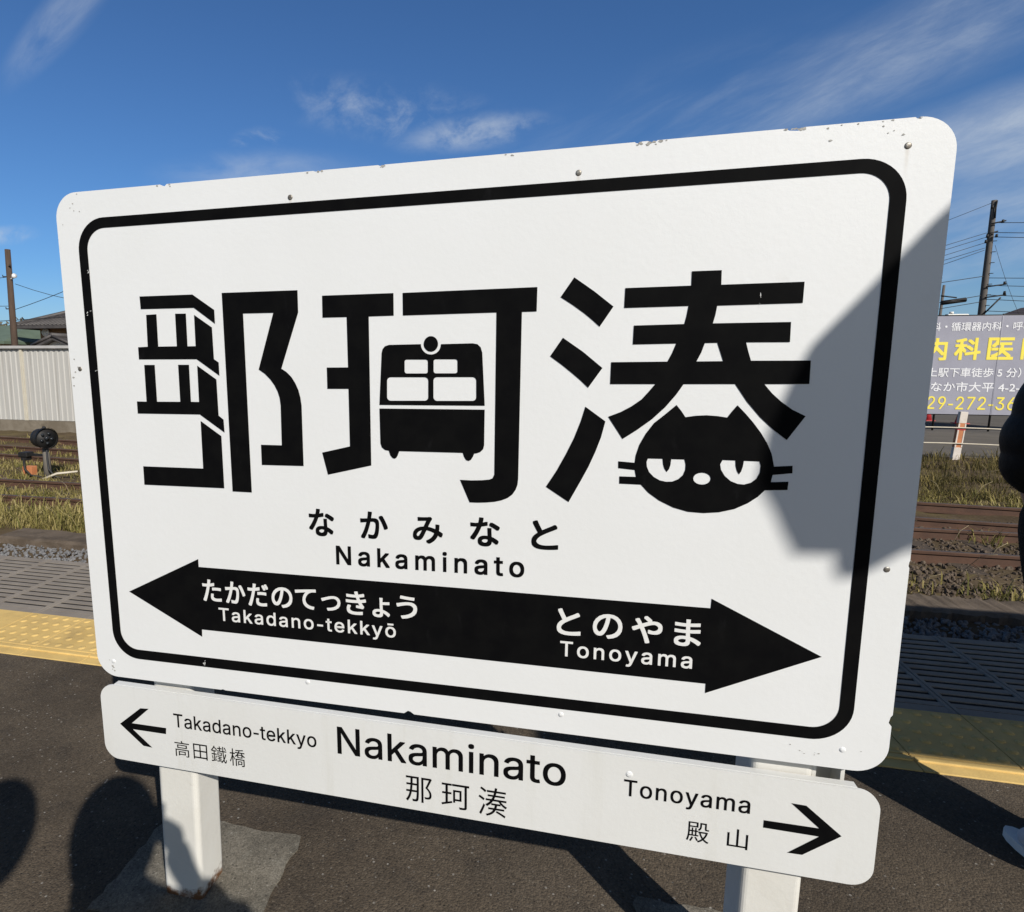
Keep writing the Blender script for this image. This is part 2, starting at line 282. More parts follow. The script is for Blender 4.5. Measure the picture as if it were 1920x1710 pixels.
class MB:
    """collects shapes into one mesh"""
    def __init__(self): self.v = []; self.f = []; self.mi = []; self.smooth = []
    def add(self, vs, fs, mi=0, sm=False):
        n = len(self.v); self.v += [tuple(p) for p in vs]
        for f in fs: self.f.append(tuple(i+n for i in f)); self.mi.append(mi); self.smooth.append(sm)
        return self
    def box(self, x0, x1, y0, y1, z0, z1, mi=0, mtx=None, bev=0.0):
        bm = bmesh.new(); bmesh.ops.create_cube(bm, size=1.0)
        for v in bm.verts:
            v.co = Vector(((x0+x1)/2+v.co.x*(x1-x0), (y0+y1)/2+v.co.y*(y1-y0), (z0+z1)/2+v.co.z*(z1-z0)))
        if bev: bmesh.ops.bevel(bm, geom=bm.edges[:], offset=bev, segments=2, affect='EDGES', profile=0.5)
        if mtx is not None: bmesh.ops.transform(bm, matrix=mtx, verts=bm.verts)
        return self.bm(bm, mi)
    def bm(self, bm, mi=0, sm=False):
        bm.verts.index_update()
        self.add([v.co.copy() for v in bm.verts], [[v.index for v in f.verts] for f in bm.faces], mi, sm); bm.free(); return self
    def tube(self, pts, r, n=8, mi=0, caps=True, sm=True):
        pts = [Vector(p) for p in pts]; rs = r if isinstance(r, (list, tuple)) else [r]*len(pts)
        rings = []; up = None
        for i, p in enumerate(pts):
            d = (pts[min(i+1, len(pts)-1)]-pts[max(i-1, 0)]).normalized()
            a = d.orthogonal().normalized() if up is None else (up-d*up.dot(d)).normalized()
            up = a; b = d.cross(a)
            rings.append([p+a*rs[i]*math.cos(2*math.pi*k/n)+b*rs[i]*math.sin(2*math.pi*k/n) for k in range(n)])
        vs = [q for g in rings for q in g]; fs = []
        for i in range(len(pts)-1):
            for k in range(n):
                fs.append((i*n+k, i*n+(k+1) % n, (i+1)*n+(k+1) % n, (i+1)*n+k))
        if caps: fs += [tuple(range(n-1, -1, -1)), tuple((len(pts)-1)*n+k for k in range(n))]
        return self.add(vs, fs, mi, sm)
    def prism(self, poly, y0, y1, mi=0, holes=()):
        """outline in (x, z), extruded from y0 (front) to y1"""
        loops = [list(poly)]+[list(h) for h in holes]
        flat = [p for l in loops for p in l]; n = len(flat)
        tris = tessellate_polygon([[Vector((p[0], p[1], 0)) for p in l] for l in loops])
        vs = [(p[0], y0, p[1]) for p in flat]+[(p[0], y1, p[1]) for p in flat]
        fs = []
        for t in tris:
            a, b, c = (Vector((*flat[i], 0)) for i in t)
            t = t if (b-a).cross(c-a).z > 0 else t[::-1]
            fs.append(tuple(t)); fs.append(tuple(i+n for i in t[::-1]))
        k = 0
        for l in loops:
            m = len(l)
            for i in range(m):
                fs.append((k+i, k+i+n, k+(i+1) % m+n, k+(i+1) % m))
            k += m
        return self.add(vs, fs, mi)
    def flat(self, poly, y, holes=(), mi=0):
        loops = [list(poly)]+[list(h) for h in holes]; flat = [p for l in loops for p in l]
        fs = []
        for t in tessellate_polygon([[Vector((p[0], p[1], 0)) for p in l] for l in loops]):
            a, b, c = (Vector((*flat[i], 0)) for i in t)
            fs.append(tuple(t) if (b-a).cross(c-a).z > 0 else tuple(t[::-1]))
        return self.add([(p[0], y, p[1]) for p in flat], fs, mi)
    def mesh(self, name):
        me = bpy.data.meshes.new(name); me.from_pydata(self.v, [], self.f); me.update()
        me.polygons.foreach_set('material_index', self.mi); me.polygons.foreach_set('use_smooth', self.smooth)
        return me
    def build(self, name, m, parent=None, loc=None): return obj(name, self.mesh(name), m, parent, loc)

def rrect(x0, x1, z0, z1, r, n=8):
    o = []
    for cx, cz, a in ((x1-r, z0+r, -90), (x1-r, z1-r, 0), (x0+r, z1-r, 90), (x0+r, z0+r, 180)):
        for k in range(n+1):
            t = math.radians(a+90*k/n); o.append((cx+r*math.cos(t), cz+r*math.sin(t)))
    return o

# ------------------------------------------------------------------ the setting: platform, paving, ground, tracks
ZG = -0.90                                                     # track-side ground level (platform top is 0)
def grid_sheet(name, x0, x1, y0, y1, z, nx, ny, m, rough=0.0, seed=1):
    rnd = random.Random(seed); vs = []; fs = []
    for j in range(ny+1):
        for i in range(nx+1):
            vs.append((x0+(x1-x0)*i/nx, y0+(y1-y0)*j/ny, z+rnd.uniform(-rough, rough)))
    for j in range(ny):
        for i in range(nx):
            a = j*(nx+1)+i; fs.append((a, a+1, a+nx+2, a+nx+1))
    return MB().add(vs, fs, 0, rough > 0).build(name, m)
b = MB()
b.add([(-3000, -3000, ZG-0.03), (3000, -3000, ZG-0.03), (3000, 3000, ZG-0.03), (-3000, 3000, ZG-0.03)], [(0, 1, 2, 3)])
struct(b.build('ground', M['soil']))
struct(grid_sheet('track_bed', -26, 20, 3.3, 17.0, ZG, 230, 70, M['soil'], 0.022, 3))
b = MB(); b.box(6.6, 60, 17.0, 34, ZG-0.2, ZG+0.02); struct(b.build('road', M['road']))

b = MB()
b.box(-24, 24, -7, 2.012, -1.2, 0.0)
b.box(-24, 24, 2.014, 3.13, -1.2, -0.075)
struct(b.build('platform', M['asphalt']))

# yellow warning tiles with domes and the raised line on the waiting side
b = MB(); T0 = 1.127
for k in range(-21, 8):
    x0 = T0+0.3*k
    b.box(x0+0.0015, x0+0.2985, 2.0985, 2.398, -0.05, 0.004, bev=0.0025)
    b.box(x0+0.0015, x0+0.2985, 2.014, 2.0955, -0.05, 0.003, bev=0.002)
    b.box(x0+0.004, x0+0.296, 2.062, 2.082, 0.0, 0.0085, bev=0.003)
    if -13 < k < 5:
        for i in range(5):
            for j in range(5):
                cx = x0+0.03+0.06*i; cy = 2.128+0.06*j; n = 10; vs = []
                for (r, z) in ((0.0165, 0.0038), (0.0140, 0.0066), (0.010, 0.0078)):
                    vs += [(cx+r*math.cos(2*math.pi*q/n), cy+r*math.sin(2*math.pi*q/n), z) for q in range(n)]
                fs = [(l*n+q, l*n+(q+1) % n, (l+1)*n+(q+1) % n, (l+1)*n+q) for l in range(2) for q in range(n)]
                fs.append(tuple(2*n+q for q in range(n))); b.add(vs, fs, 0, True)
struct(b.build('tactile_paving', M['tile']))

# slotted panels along the platform edge
b = MB()
for k in range(-21, 8):
    x0 = T0+0.3*k
    b.box(x0-0.0165, x0-0.0015, 2.402, 3.13, -0.06, 0.002, bev=0.002)
    b.box(x0+0.0015, x0+0.0165, 2.402, 3.13, -0.06, 0.002, bev=0.002)
for j in range(14):
    y0 = 2.402+0.0522*j
    w = 0.0285 if 0 < j < 13 else 0.046
    for k in range(-21, 8):
        x0 = T0+0.3*k
        b.box(x0+0.0165, x0+0.2835, y0, y0+w, -0.05, 0.0)
struct(b.build('platform_grating', M['grating']))
b = MB(); b.box(-6, 4, 2.402, 3.128, -0.074, -0.005); struct(b.build('grating_groove', M['inlay']))  # shallow plate of dark material filling the slots

# concrete slabs set in the asphalt round the sign's posts
for (x0, x1, y0, y1) in ((-0.988, -0.605, 1.03, 1.338), (0.215, 0.60, 1.03, 1.345)):
    b = MB(); rnd = random.Random(int(x1*100)); n = 14; poly = []
    for (ax, ay, bx, by) in ((x0, y0, x1, y0), (x1, y0, x1, y1), (x1, y1, x0, y1), (x0, y1, x0, y0)):
        for i in range(n):
            t = i/n; poly.append((ax+(bx-ax)*t+rnd.uniform(-.006, .006), ay+(by-ay)*t+rnd.uniform(-.006, .006)))
    m_ = len(poly)
    b.add([(p[0], p[1], 0.004) for p in poly]+[(p[0], p[1], -0.05) for p in poly],
          [tuple(range(m_))]+[(i, i+m_, (i+1) % m_+m_, (i+1) % m_) for i in range(m_)])
    struct(b.build('concrete_slab', M['pad']))

# broken low kerb beams between platform and track
kerb_spans = ((-13.0, -6.95), (-6.45, -2.4), (-2.3, 1.4), (1.5, 2.55), (2.95, 3.98), (4.03, 9.0))
b = MB(); rnd = random.Random(5)
for i, (x0, x1) in enumerate(kerb_spans):
    n = 26; vs = []
    for k in range(n+1):
        x = x0+(x1-x0)*k/n; j = lambda a: rnd.uniform(-a, a)
        xx = x + (0.10 if (k == n and i == 4) else 0)
        vs += [(x, 5.80+j(.018), ZG-.05), (x, 5.80+j(.018), -0.83+j(.008)), (x, 5.85, -0.815+j(.006)), (xx, 6.22+j(.02), -0.82+j(.008)), (xx, 6.24, ZG-.05)]
    fs = []
    for k in range(n):
        for q in range(4):
            fs.append((k*5+q, (k+1)*5+q, (k+1)*5+q+1, k*5+q+1))
    fs += [(0, 1, 2, 3, 4), tuple(n*5+q for q in (4, 3, 2, 1, 0))]
    b.add(vs, fs)
struct(b.build('kerb', M['kerb']))

# rails (running along the platform), each a thing
def rail(p0, p1, label):
    p0 = Vector(p0); p1 = Vector(p1); d = (p1-p0).normalized(); s = Vector((d.y, -d.x))
    prof = [(-.06, -.14), (.06, -.14), (.06, -.125), (.012, -.108), (.010, -.042), (.030, -.034), (.032, -.006), (.026, 0), (-.026, 0), (-.032, -.006), (-.030, -.034), (-.010, -.042), (-.012, -.108), (-.06, -.125)]
    t = thing('rail', label, 'rail', (p0.x, p0.y, -0.767), group='rails of the station tracks')
    n = len(prof); seg = 30; vs = []
    for k in range(seg+1):
        q = (p1-p0)*(k/seg)
        vs += [(q.x+s.x*a, q.y+s.y*a, z) for a, z in prof]
    fs = [(k*n+i, k*n+(i+1) % n, (k+1)*n+(i+1) % n, (k+1)*n+i) for k in range(seg) for i in range(n) if i != 7]
    MB().add(vs, fs).build('rail_web', M['rail'], t)
    vs = []
    for k in range(seg+1):
        q = (p1-p0)*(k/seg); vs += [(q.x+s.x*a, q.y+s.y*a, z) for a, z in ((-.026, 0), (-.008, .002), (.008, .002), (.026, 0))]
    MB().add(vs, [(k*4+i+1, k*4+i, (k+1)*4+i, (k+1)*4+i+1) for k in range(seg) for i in range(3)]).build('rail_head', M['railtop'], t)
rail((-30, 7.61), (26, 7.61), 'rusty rail nearest the platform, lowest of the rails right of the sign')
rail((-30, 8.69), (26, 8.69), 'rusty second rail from the platform, just behind the nearest one')
rail((-30, 13.22), (9, 8.85), 'rusty third rail from the platform, meeting the grass at right')
rail((-30, 14.22), (12, 9.70), 'rusty fourth rail, along the near edge of the right-hand grass')
rail((-30, 15.45), (2, 12.25), 'rusty far rail running just in front of the concrete wall')

# a few half-buried sleepers, one object per track would merge things: each is a thing
for i, x in enumerate((-9.1, -8.45, -7.8, -7.15, 3.0, 3.65, 4.3, 4.95, 5.6)):
    b = MB(); b.box(-0.1, 0.1, -0.95, 0.95, -0.09, 0.0, bev=0.012)
    o = b.build('sleeper', M['timber'], None, (x, 8.15, -0.882))
    tag(o, 'weathered sleeper half buried under the near track %s of the sign' % ('left' if x < 0 else 'right'), 'sleeper',
        'sleepers under the near track %s of the sign' % ('left' if x < 0 else 'right'))

# loose stone: grey gravel beside the platform, rusty ballast round the near track
def stones(name, m, n, zones, s0, s1, seed):
    rnd = random.Random(seed); b = MB(); ico = bmesh.new(); bmesh.ops.create_icosphere(ico, subdivisions=1, radius=1.0)
    iv = [v.co.copy() for v in ico.verts]; ico.verts.index_update(); fi = [[v.index for v in f.verts] for f in ico.faces]; ico.free()
    tot = sum(z[4] for z in zones)
    for (x0, x1, y0, y1, w) in zones:
        for _ in range(int(n*w/tot)):
            s = rnd.uniform(s0, s1); e = Euler((rnd.uniform(0, 6), rnd.uniform(0, 6), rnd.uniform(0, 6))).to_matrix()
            sx_, sy_, sz_ = s*rnd.uniform(.7, 1.3), s*rnd.uniform(.6, 1.0), s*rnd.uniform(.45, .85)
            p = Vector((rnd.uniform(x0, x1), rnd.uniform(y0, y1), ZG+rnd.uniform(-.012, .022)))
            b.add([e @ Vector((v.x*sx_*rnd.uniform(.8, 1.15), v.y*sy_, v.z*sz_))+p for v in iv], fi)
    o = b.build(name, m); struct(o, 'stuff'); return o
stones('gravel', M['stone'], 9500, ((-8.5, -3.0, 4.6, 5.80, 5), (1.0, 4.6, 4.6, 5.80, 4), (-3, 1.0, 4.6, 5.8, 1)), 0.011, 0.030, 11)
stones('ballast', M['ballast'], 6500, ((2.0, 7.0, 6.25, 7.55, 5), (2.4, 7.0, 7.7, 8.6, 3), (2.6, 8.0, 8.75, 9.8, 2), (-10, -5, 7.7, 8.6, .7), (-13, -6, 8.8, 11.2, 1.3), (-4, 2, 6.3, 9, 1)), 0.010, 0.036, 12)

# grass
def grass(name, m, zones, seed):
    rnd = random.Random(seed); vs = []; fs = []; tint = []
    for (x0, x1, y0, y1, n, h0, h1, clump) in zones:
        cl = [(rnd.uniform(x0, x1), rnd.uniform(y0, y1), rnd.random()) for _ in range(max(1, int(n/40)))]
        for _ in range(n):
            if rnd.random() < clump:
                c = rnd.choice(cl); x = c[0]+rnd.gauss(0, .10); y = c[1]+rnd.gauss(0, .10); tb = c[2]
                if not (x0 <= x <= x1 and y0 <= y <= y1): continue
            else:
                x = rnd.uniform(x0, x1); y = rnd.uniform(y0, y1); tb = rnd.random()
            h = rnd.uniform(h0, h1)*(0.6+0.8*rnd.random()); a = rnd.uniform(0, 6.283); w = rnd.uniform(.003, .007)*(1+h)
            lean = rnd.uniform(.25, 1.1)*h; dx, dy = math.cos(a), math.sin(a); px, py = -dy*w, dx*w
            k = len(vs); z = ZG-.01
            vs += [(x-px, y-py, z), (x+px, y+py, z), (x+dx*lean*.4+px*.8, y+dy*lean*.4+py*.8, z+h*.65), (x+dx*lean*.4-px*.8, y+dy*lean*.4-py*.8, z+h*.65),
                   (x+dx*lean, y+dy*lean, z+h*rnd.uniform(.7, 1.0))]
            fs += [(k, k+1, k+2, k+3), (k+3, k+2, k+4)]
            t = min(1, max(0, 0.6*tb+0.4*rnd.random())); tint += [t*.8, t*.8, t, t, min(1, t+.15)]
    me = bpy.data.meshes.new(name); me.from_pydata(vs, [], fs); me.update()
    at = me.attributes.new('tint', 'FLOAT', 'POINT'); at.data.foreach_set('value', tint)
    o = obj(name, me, m); struct(o, 'stuff'); return o
grass('grass', M['grass'], (
    (-10.5, -4.0, 6.35, 7.5, 9500, .04, .20, .78), (-10.5, -4.0, 6.35, 7.5, 500, .20, .30, .2), (-11, -4.5, 7.7, 8.62, 5200, .03, .15, .85), (-14, -6, 8.8, 11.1, 6000, .03, .15, .9),
    (-15, -8, 11.3, 15.0, 3600, .03, .13, .9), (-4, 1.5, 6.4, 13, 3500, .06, .18, .8), (2.2, 7.0, 6.28, 6.75, 800, .05, .18, .9),
    (2.4, 7.0, 6.7, 9.2, 460, .06, .22, .95), (4.5, 12, 10.5, 12.2, 3600, .04, .17, .85)), 21)
grass('rough_grass', M['darkgrass'], ((4.6, 14, 11.0, 17.2, 16000, .05, .20, .75), (4.6, 14, 11.0, 17.0, 500, .22, .38, .5), (0, 5, 10, 16, 1800, .1, .25, .7)), 22)
# dead stalks and fallen straw
rnd = random.Random(31); b = MB()
for _ in range(130):
    zx = rnd.choice(((-10, -4.5, 6.4, 8.6), (2.4, 6.5, 6.3, 9.0), (5, 12, 10.8, 15.0)))
    x = rnd.uniform(zx[0], zx[1]); y = rnd.uniform(zx[2], zx[3]); a = rnd.uniform(0, 6.28); l = rnd.uniform(.12, .35); up = rnd.choice((.02, .05, .25))
    b.tube([(x, y, ZG), (x+math.cos(a)*l*.5, y+math.sin(a)*l*.5, ZG+.02+up*.7), (x+math.cos(a)*l, y+math.sin(a)*l, ZG+.01+up)], .0028, 4)
struct(b.build('dry_stalks', M['straw']), 'stuff')

# ------------------------------------------------------------------ the station name sign
import json
ART = {'na':[[[(0.067,1.3464),(0.1825,1.3461),(0.227,1.3161),(0.2269,1.2906),(0.1838,1.3214),(0.0675,1.3224)]],[[(0.0787,1.3112),(0.1017,1.3117),(0.1007,1.2501),(0.1417,1.25),(0.1427,1.3116),(0.1661,1.3112),(0.1652,1.2496),(0.1826,1.2496),(0.1835,1.3083),(0.22,1.2839),(0.2203,1.2244),(0.23,1.2181),(0.2299,1.1931),(0.183,1.2249),(0.0549,1.226),(0.0551,1.2495),(0.0769,1.2502)]],[[(0.066,1.215),(0.0897,1.2148),(0.0891,1.1428),(0.141,1.1428),(0.1418,1.2146),(0.1657,1.2144),(0.1648,1.1429),(0.1824,1.1427),(0.1834,1.2126),(0.223,1.186),(0.2233,1.1165),(0.2334,1.1088),(0.2339,1.0837),(0.1823,1.1184),(0.0426,1.119),(0.0428,1.1431),(0.0649,1.1427)]],[[(0.1833,1.1057),(0.2266,1.0766),(0.2263,0.9733),(0.0451,0.9738),(0.0457,1.0118),(0.1823,1.0113)]],[[(0.2447,1.3468),(0.3977,1.3461),(0.3974,1.3065),(0.3594,1.2054),(0.369,1.1995),(0.3787,1.1902),(0.3862,1.1785),(0.392,1.1653),(0.3954,1.1512),(0.3971,1.1365),(0.3965,1.0228),(0.3099,1.0225),(0.3102,1.0615),(0.3535,1.0613),(0.3547,1.1376),(0.3531,1.1518),(0.3495,1.1636),(0.3436,1.1752),(0.3357,1.1859),(0.3253,1.1961),(0.313,1.2045),(0.3479,1.3076),(0.2866,1.3081),(0.2856,0.9673),(0.2441,0.9677)]]],'ka':[[[(0.4449,1.3348),(0.5781,1.3346),(0.5779,1.2961),(0.5319,1.2959),(0.5306,1.0278),(0.445,1.0077),(0.4349,1.0494),(0.4901,1.0623),(0.4903,1.1681),(0.4493,1.1681),(0.4495,1.2068),(0.4906,1.2067),(0.4904,1.296),(0.4443,1.2962)]],[[(0.5947,1.3343),(0.8251,1.3355),(0.8246,1.2961),(0.8004,1.2961),(0.7981,1.0116),(0.797,1.0013),(0.7939,0.9923),(0.7883,0.9836),(0.7801,0.9771),(0.7696,0.9725),(0.757,0.9693),(0.7418,0.9674),(0.7264,0.9664),(0.713,0.9664),(0.6957,1.0067),(0.716,1.0064),(0.7339,1.0073),(0.7479,1.009),(0.7536,1.0116),(0.7566,1.0183),(0.758,1.2964),(0.5946,1.2959)]]],'train':[[[(0.5546,1.232),(0.5563,1.2383),(0.5606,1.2432),(0.5681,1.2456),(0.6264,1.2459),(0.6267,1.2424),(0.6277,1.239),(0.6293,1.2359),(0.6315,1.2332),(0.6342,1.2309),(0.6373,1.2292),(0.6407,1.2282),(0.6442,1.2278),(0.6477,1.2281),(0.6511,1.229),(0.6542,1.2306),(0.6569,1.2328),(0.6592,1.2355),(0.6608,1.2385),(0.6618,1.2418),(0.6622,1.2453),(0.7179,1.2458),(0.7258,1.2442),(0.7315,1.2388),(0.7343,1.2295),(0.739,1.1389),(0.5486,1.1392)],[(0.6346,1.2192),(0.6359,1.219),(0.637,1.2184),(0.638,1.2175),(0.6385,1.2164),(0.6387,1.2152),(0.6386,1.199),(0.6384,1.1977),(0.6378,1.1966),(0.6369,1.1957),(0.6357,1.1952),(0.6344,1.195),(0.6005,1.1952),(0.5992,1.1954),(0.5981,1.196),(0.5971,1.1969),(0.5966,1.198),(0.5964,1.1993),(0.5966,1.2156),(0.5968,1.2169),(0.5974,1.218),(0.5984,1.2189),(0.5995,1.2194),(0.6008,1.2196)],[(0.6872,1.2191),(0.6884,1.2189),(0.6895,1.2183),(0.6904,1.2175),(0.691,1.2164),(0.6912,1.2151),(0.6912,1.1989),(0.691,1.1976),(0.6904,1.1965),(0.6895,1.1957),(0.6884,1.1951),(0.6871,1.1949),(0.653,1.1951),(0.6517,1.1953),(0.6506,1.1959),(0.6497,1.1968),(0.6491,1.1979),(0.6489,1.1992),(0.649,1.2156),(0.6492,1.2168),(0.6498,1.2179),(0.6507,1.2188),(0.6519,1.2193),(0.6531,1.2195)],[(0.6325,1.1885),(0.6346,1.1882),(0.6365,1.1872),(0.638,1.1858),(0.6389,1.184),(0.6392,1.1819),(0.639,1.1537),(0.6387,1.1517),(0.6377,1.1498),(0.6362,1.1484),(0.6343,1.1474),(0.6322,1.1471),(0.5701,1.1468),(0.5679,1.1471),(0.566,1.1481),(0.5645,1.1495),(0.5635,1.1514),(0.5632,1.1535),(0.5637,1.1822),(0.5641,1.1842),(0.5651,1.1861),(0.5667,1.1875),(0.5686,1.1885),(0.5708,1.1888)],[(0.7176,1.1883),(0.7196,1.188),(0.7214,1.1871),(0.7228,1.1857),(0.7238,1.1839),(0.7241,1.1819),(0.7242,1.1537),(0.7239,1.1517),(0.723,1.1499),(0.7215,1.1485),(0.7197,1.1475),(0.7177,1.1472),(0.655,1.1469),(0.6529,1.1472),(0.6511,1.1482),(0.6496,1.1496),(0.6486,1.1514),(0.6483,1.1535),(0.6485,1.1822),(0.6489,1.1842),(0.6498,1.186),(0.6513,1.1874),(0.6532,1.1883),(0.6553,1.1886)]],[[(0.6571,1.2458),(0.6568,1.2429),(0.6558,1.2401),(0.6543,1.2376),(0.6523,1.2355),(0.6498,1.234),(0.6471,1.233),(0.6443,1.2327),(0.6414,1.2331),(0.6387,1.2341),(0.6363,1.2358),(0.6343,1.2379),(0.6327,1.2405),(0.6318,1.2433),(0.6315,1.2463),(0.6319,1.2492),(0.6329,1.252),(0.6344,1.2545),(0.6365,1.2566),(0.6389,1.2581),(0.6416,1.2591),(0.6445,1.2593),(0.6473,1.259),(0.65,1.2579),(0.6524,1.2563),(0.6544,1.2542),(0.6559,1.2516),(0.6568,1.2488)]],[[(0.5485,1.1327),(0.739,1.1321),(0.7384,1.0696),(0.7367,1.0627),(0.7316,1.0575),(0.7256,1.0553),(0.721,1.0546),(0.7187,1.0487),(0.7152,1.0432),(0.7108,1.0411),(0.7065,1.0427),(0.7029,1.0483),(0.7006,1.0554),(0.5844,1.0557),(0.581,1.047),(0.5783,1.0429),(0.5747,1.0415),(0.5712,1.043),(0.5675,1.0474),(0.5647,1.056),(0.5573,1.0572),(0.5514,1.0621),(0.5491,1.0694)]]],'so':[[[(0.8838,1.3486),(0.9156,1.3255),(0.9464,1.3003),(0.9259,1.2687),(0.9145,1.2794),(0.9019,1.2902),(0.883,1.3043),(0.8628,1.3179)]],[[(0.8681,1.2523),(0.9012,1.2286),(0.9325,1.2021),(0.9107,1.1697),(0.8988,1.1813),(0.886,1.1925),(0.8679,1.2073),(0.848,1.2222)]],[[(0.9073,1.1384),(0.9401,1.1142),(0.9342,1.088),(0.9255,1.0622),(0.9151,1.0366),(0.9028,1.0112),(0.8842,0.9745),(0.8456,0.9998),(0.8631,1.0288),(0.878,1.0581),(0.8906,1.0859),(0.9005,1.1137)]],[[(1.0614,1.3504),(1.1041,1.3502),(1.1047,1.3284),(1.2198,1.3283),(1.2196,1.2972),(1.1007,1.297),(1.099,1.2835),(1.096,1.27),(1.2058,1.2694),(1.2064,1.2392),(1.1452,1.24),(1.1492,1.2259),(1.1539,1.2116),(1.237,1.211),(1.2376,1.1753),(1.175,1.1754),(1.1869,1.1611),(1.201,1.1478),(1.2171,1.1358),(1.2362,1.1258),(1.2126,1.0882),(1.193,1.1038),(1.1729,1.1232),(1.1524,1.1476),(1.1337,1.1755),(1.0582,1.1756),(1.0476,1.1584),(1.0321,1.1382),(1.0127,1.1184),(0.9905,1.1007),(0.9683,1.0852),(0.9443,1.122),(0.9637,1.13),(0.9804,1.1396),(0.9957,1.1512),(1.0059,1.1634),(1.0154,1.1757),(0.9456,1.1758),(0.9459,1.2114),(1.0322,1.2115),(1.0386,1.225),(1.0439,1.2399),(0.9784,1.2395),(0.9789,1.2694),(1.0544,1.27),(1.057,1.2823),(1.0592,1.2978),(0.963,1.2976),(0.9635,1.3286),(1.0617,1.3287)],[(1.0861,1.2399),(1.1042,1.24),(1.109,1.2264),(1.1142,1.2113),(1.0753,1.2113),(1.0815,1.2249)]]],'cat':[[[(1.0491,1.1421),(1.0571,1.1321),(1.0635,1.1225),(1.0785,1.125),(1.0947,1.1259),(1.1108,1.1248),(1.1253,1.1225),(1.132,1.1327),(1.1391,1.1421),(1.1513,1.1292),(1.1634,1.115),(1.1756,1.0986),(1.1857,1.0819),(1.193,1.0655),(1.1977,1.0456),(1.2238,1.0477),(1.2243,1.0357),(1.1966,1.0321),(1.1947,1.0204),(1.2199,1.0221),(1.2193,1.0087),(1.1871,1.007),(1.1779,0.9962),(1.1638,0.9848),(1.1449,0.9744),(1.1221,0.9679),(1.0987,0.9654),(1.0749,0.9664),(1.0518,0.9727),(1.0295,0.9836),(1.0119,0.9964),(1.0003,1.0092),(0.9659,1.0097),(0.9657,1.0222),(0.9919,1.0221),(0.9895,1.0336),(0.9634,1.036),(0.963,1.0476),(0.989,1.0459),(0.99,1.0578),(0.9951,1.0761),(1.0041,1.0944),(1.0165,1.1126),(1.0326,1.1268)],[(1.0094,1.0536),(1.0321,1.0537),(1.0333,1.0446),(1.0355,1.0376),(1.0394,1.0318),(1.0428,1.0368),(1.0446,1.0436),(1.0453,1.0535),(1.0655,1.0535),(1.0676,1.0456),(1.0676,1.0366),(1.0647,1.0279),(1.0579,1.0207),(1.0485,1.0162),(1.0389,1.0156),(1.0292,1.0176),(1.0197,1.023),(1.0121,1.0309),(1.0083,1.04),(1.0075,1.0478)],[(1.1225,1.0541),(1.1415,1.0538),(1.1422,1.0452),(1.1446,1.0369),(1.1479,1.0314),(1.1508,1.0361),(1.1528,1.0443),(1.1538,1.0537),(1.1764,1.0533),(1.1786,1.0463),(1.178,1.035),(1.1737,1.0252),(1.1662,1.0186),(1.1562,1.0152),(1.147,1.0159),(1.1364,1.0201),(1.1272,1.0282),(1.1211,1.0382),(1.1194,1.0471)],[(1.1066,1.0231),(1.1061,1.0201),(1.1044,1.0173),(1.1017,1.015),(1.0981,1.0135),(1.0941,1.0129),(1.09,1.0132),(1.0862,1.0145),(1.0832,1.0165),(1.0812,1.0192),(1.0804,1.0222),(1.0809,1.0253),(1.0826,1.0281),(1.0854,1.0303),(1.089,1.0319),(1.093,1.0325),(1.0971,1.0321),(1.1008,1.0309),(1.1038,1.0288),(1.1058,1.0261)]]],'band':[[[(-0.0125,0.7412),(0.1577,0.824),(0.1577,0.8073),(1.1189,0.8034),(1.1194,0.8201),(1.2887,0.7354),(1.1185,0.6512),(1.1185,0.6683),(0.1558,0.6726),(0.1551,0.6565)]]],'arrows':[[[(-0.065,0.4309),(-0.0094,0.475),(0.0117,0.4765),(-0.0341,0.4365),(0.0518,0.4368),(0.0503,0.4223),(-0.0328,0.4222),(0.0132,0.3847),(-0.0093,0.3859)]],[[(1.3427,0.421),(1.2867,0.375),(1.264,0.3747),(1.3097,0.4141),(1.224,0.4152),(1.2241,0.4295),(1.3085,0.4295),(1.2637,0.4687),(1.2864,0.468)]]]}
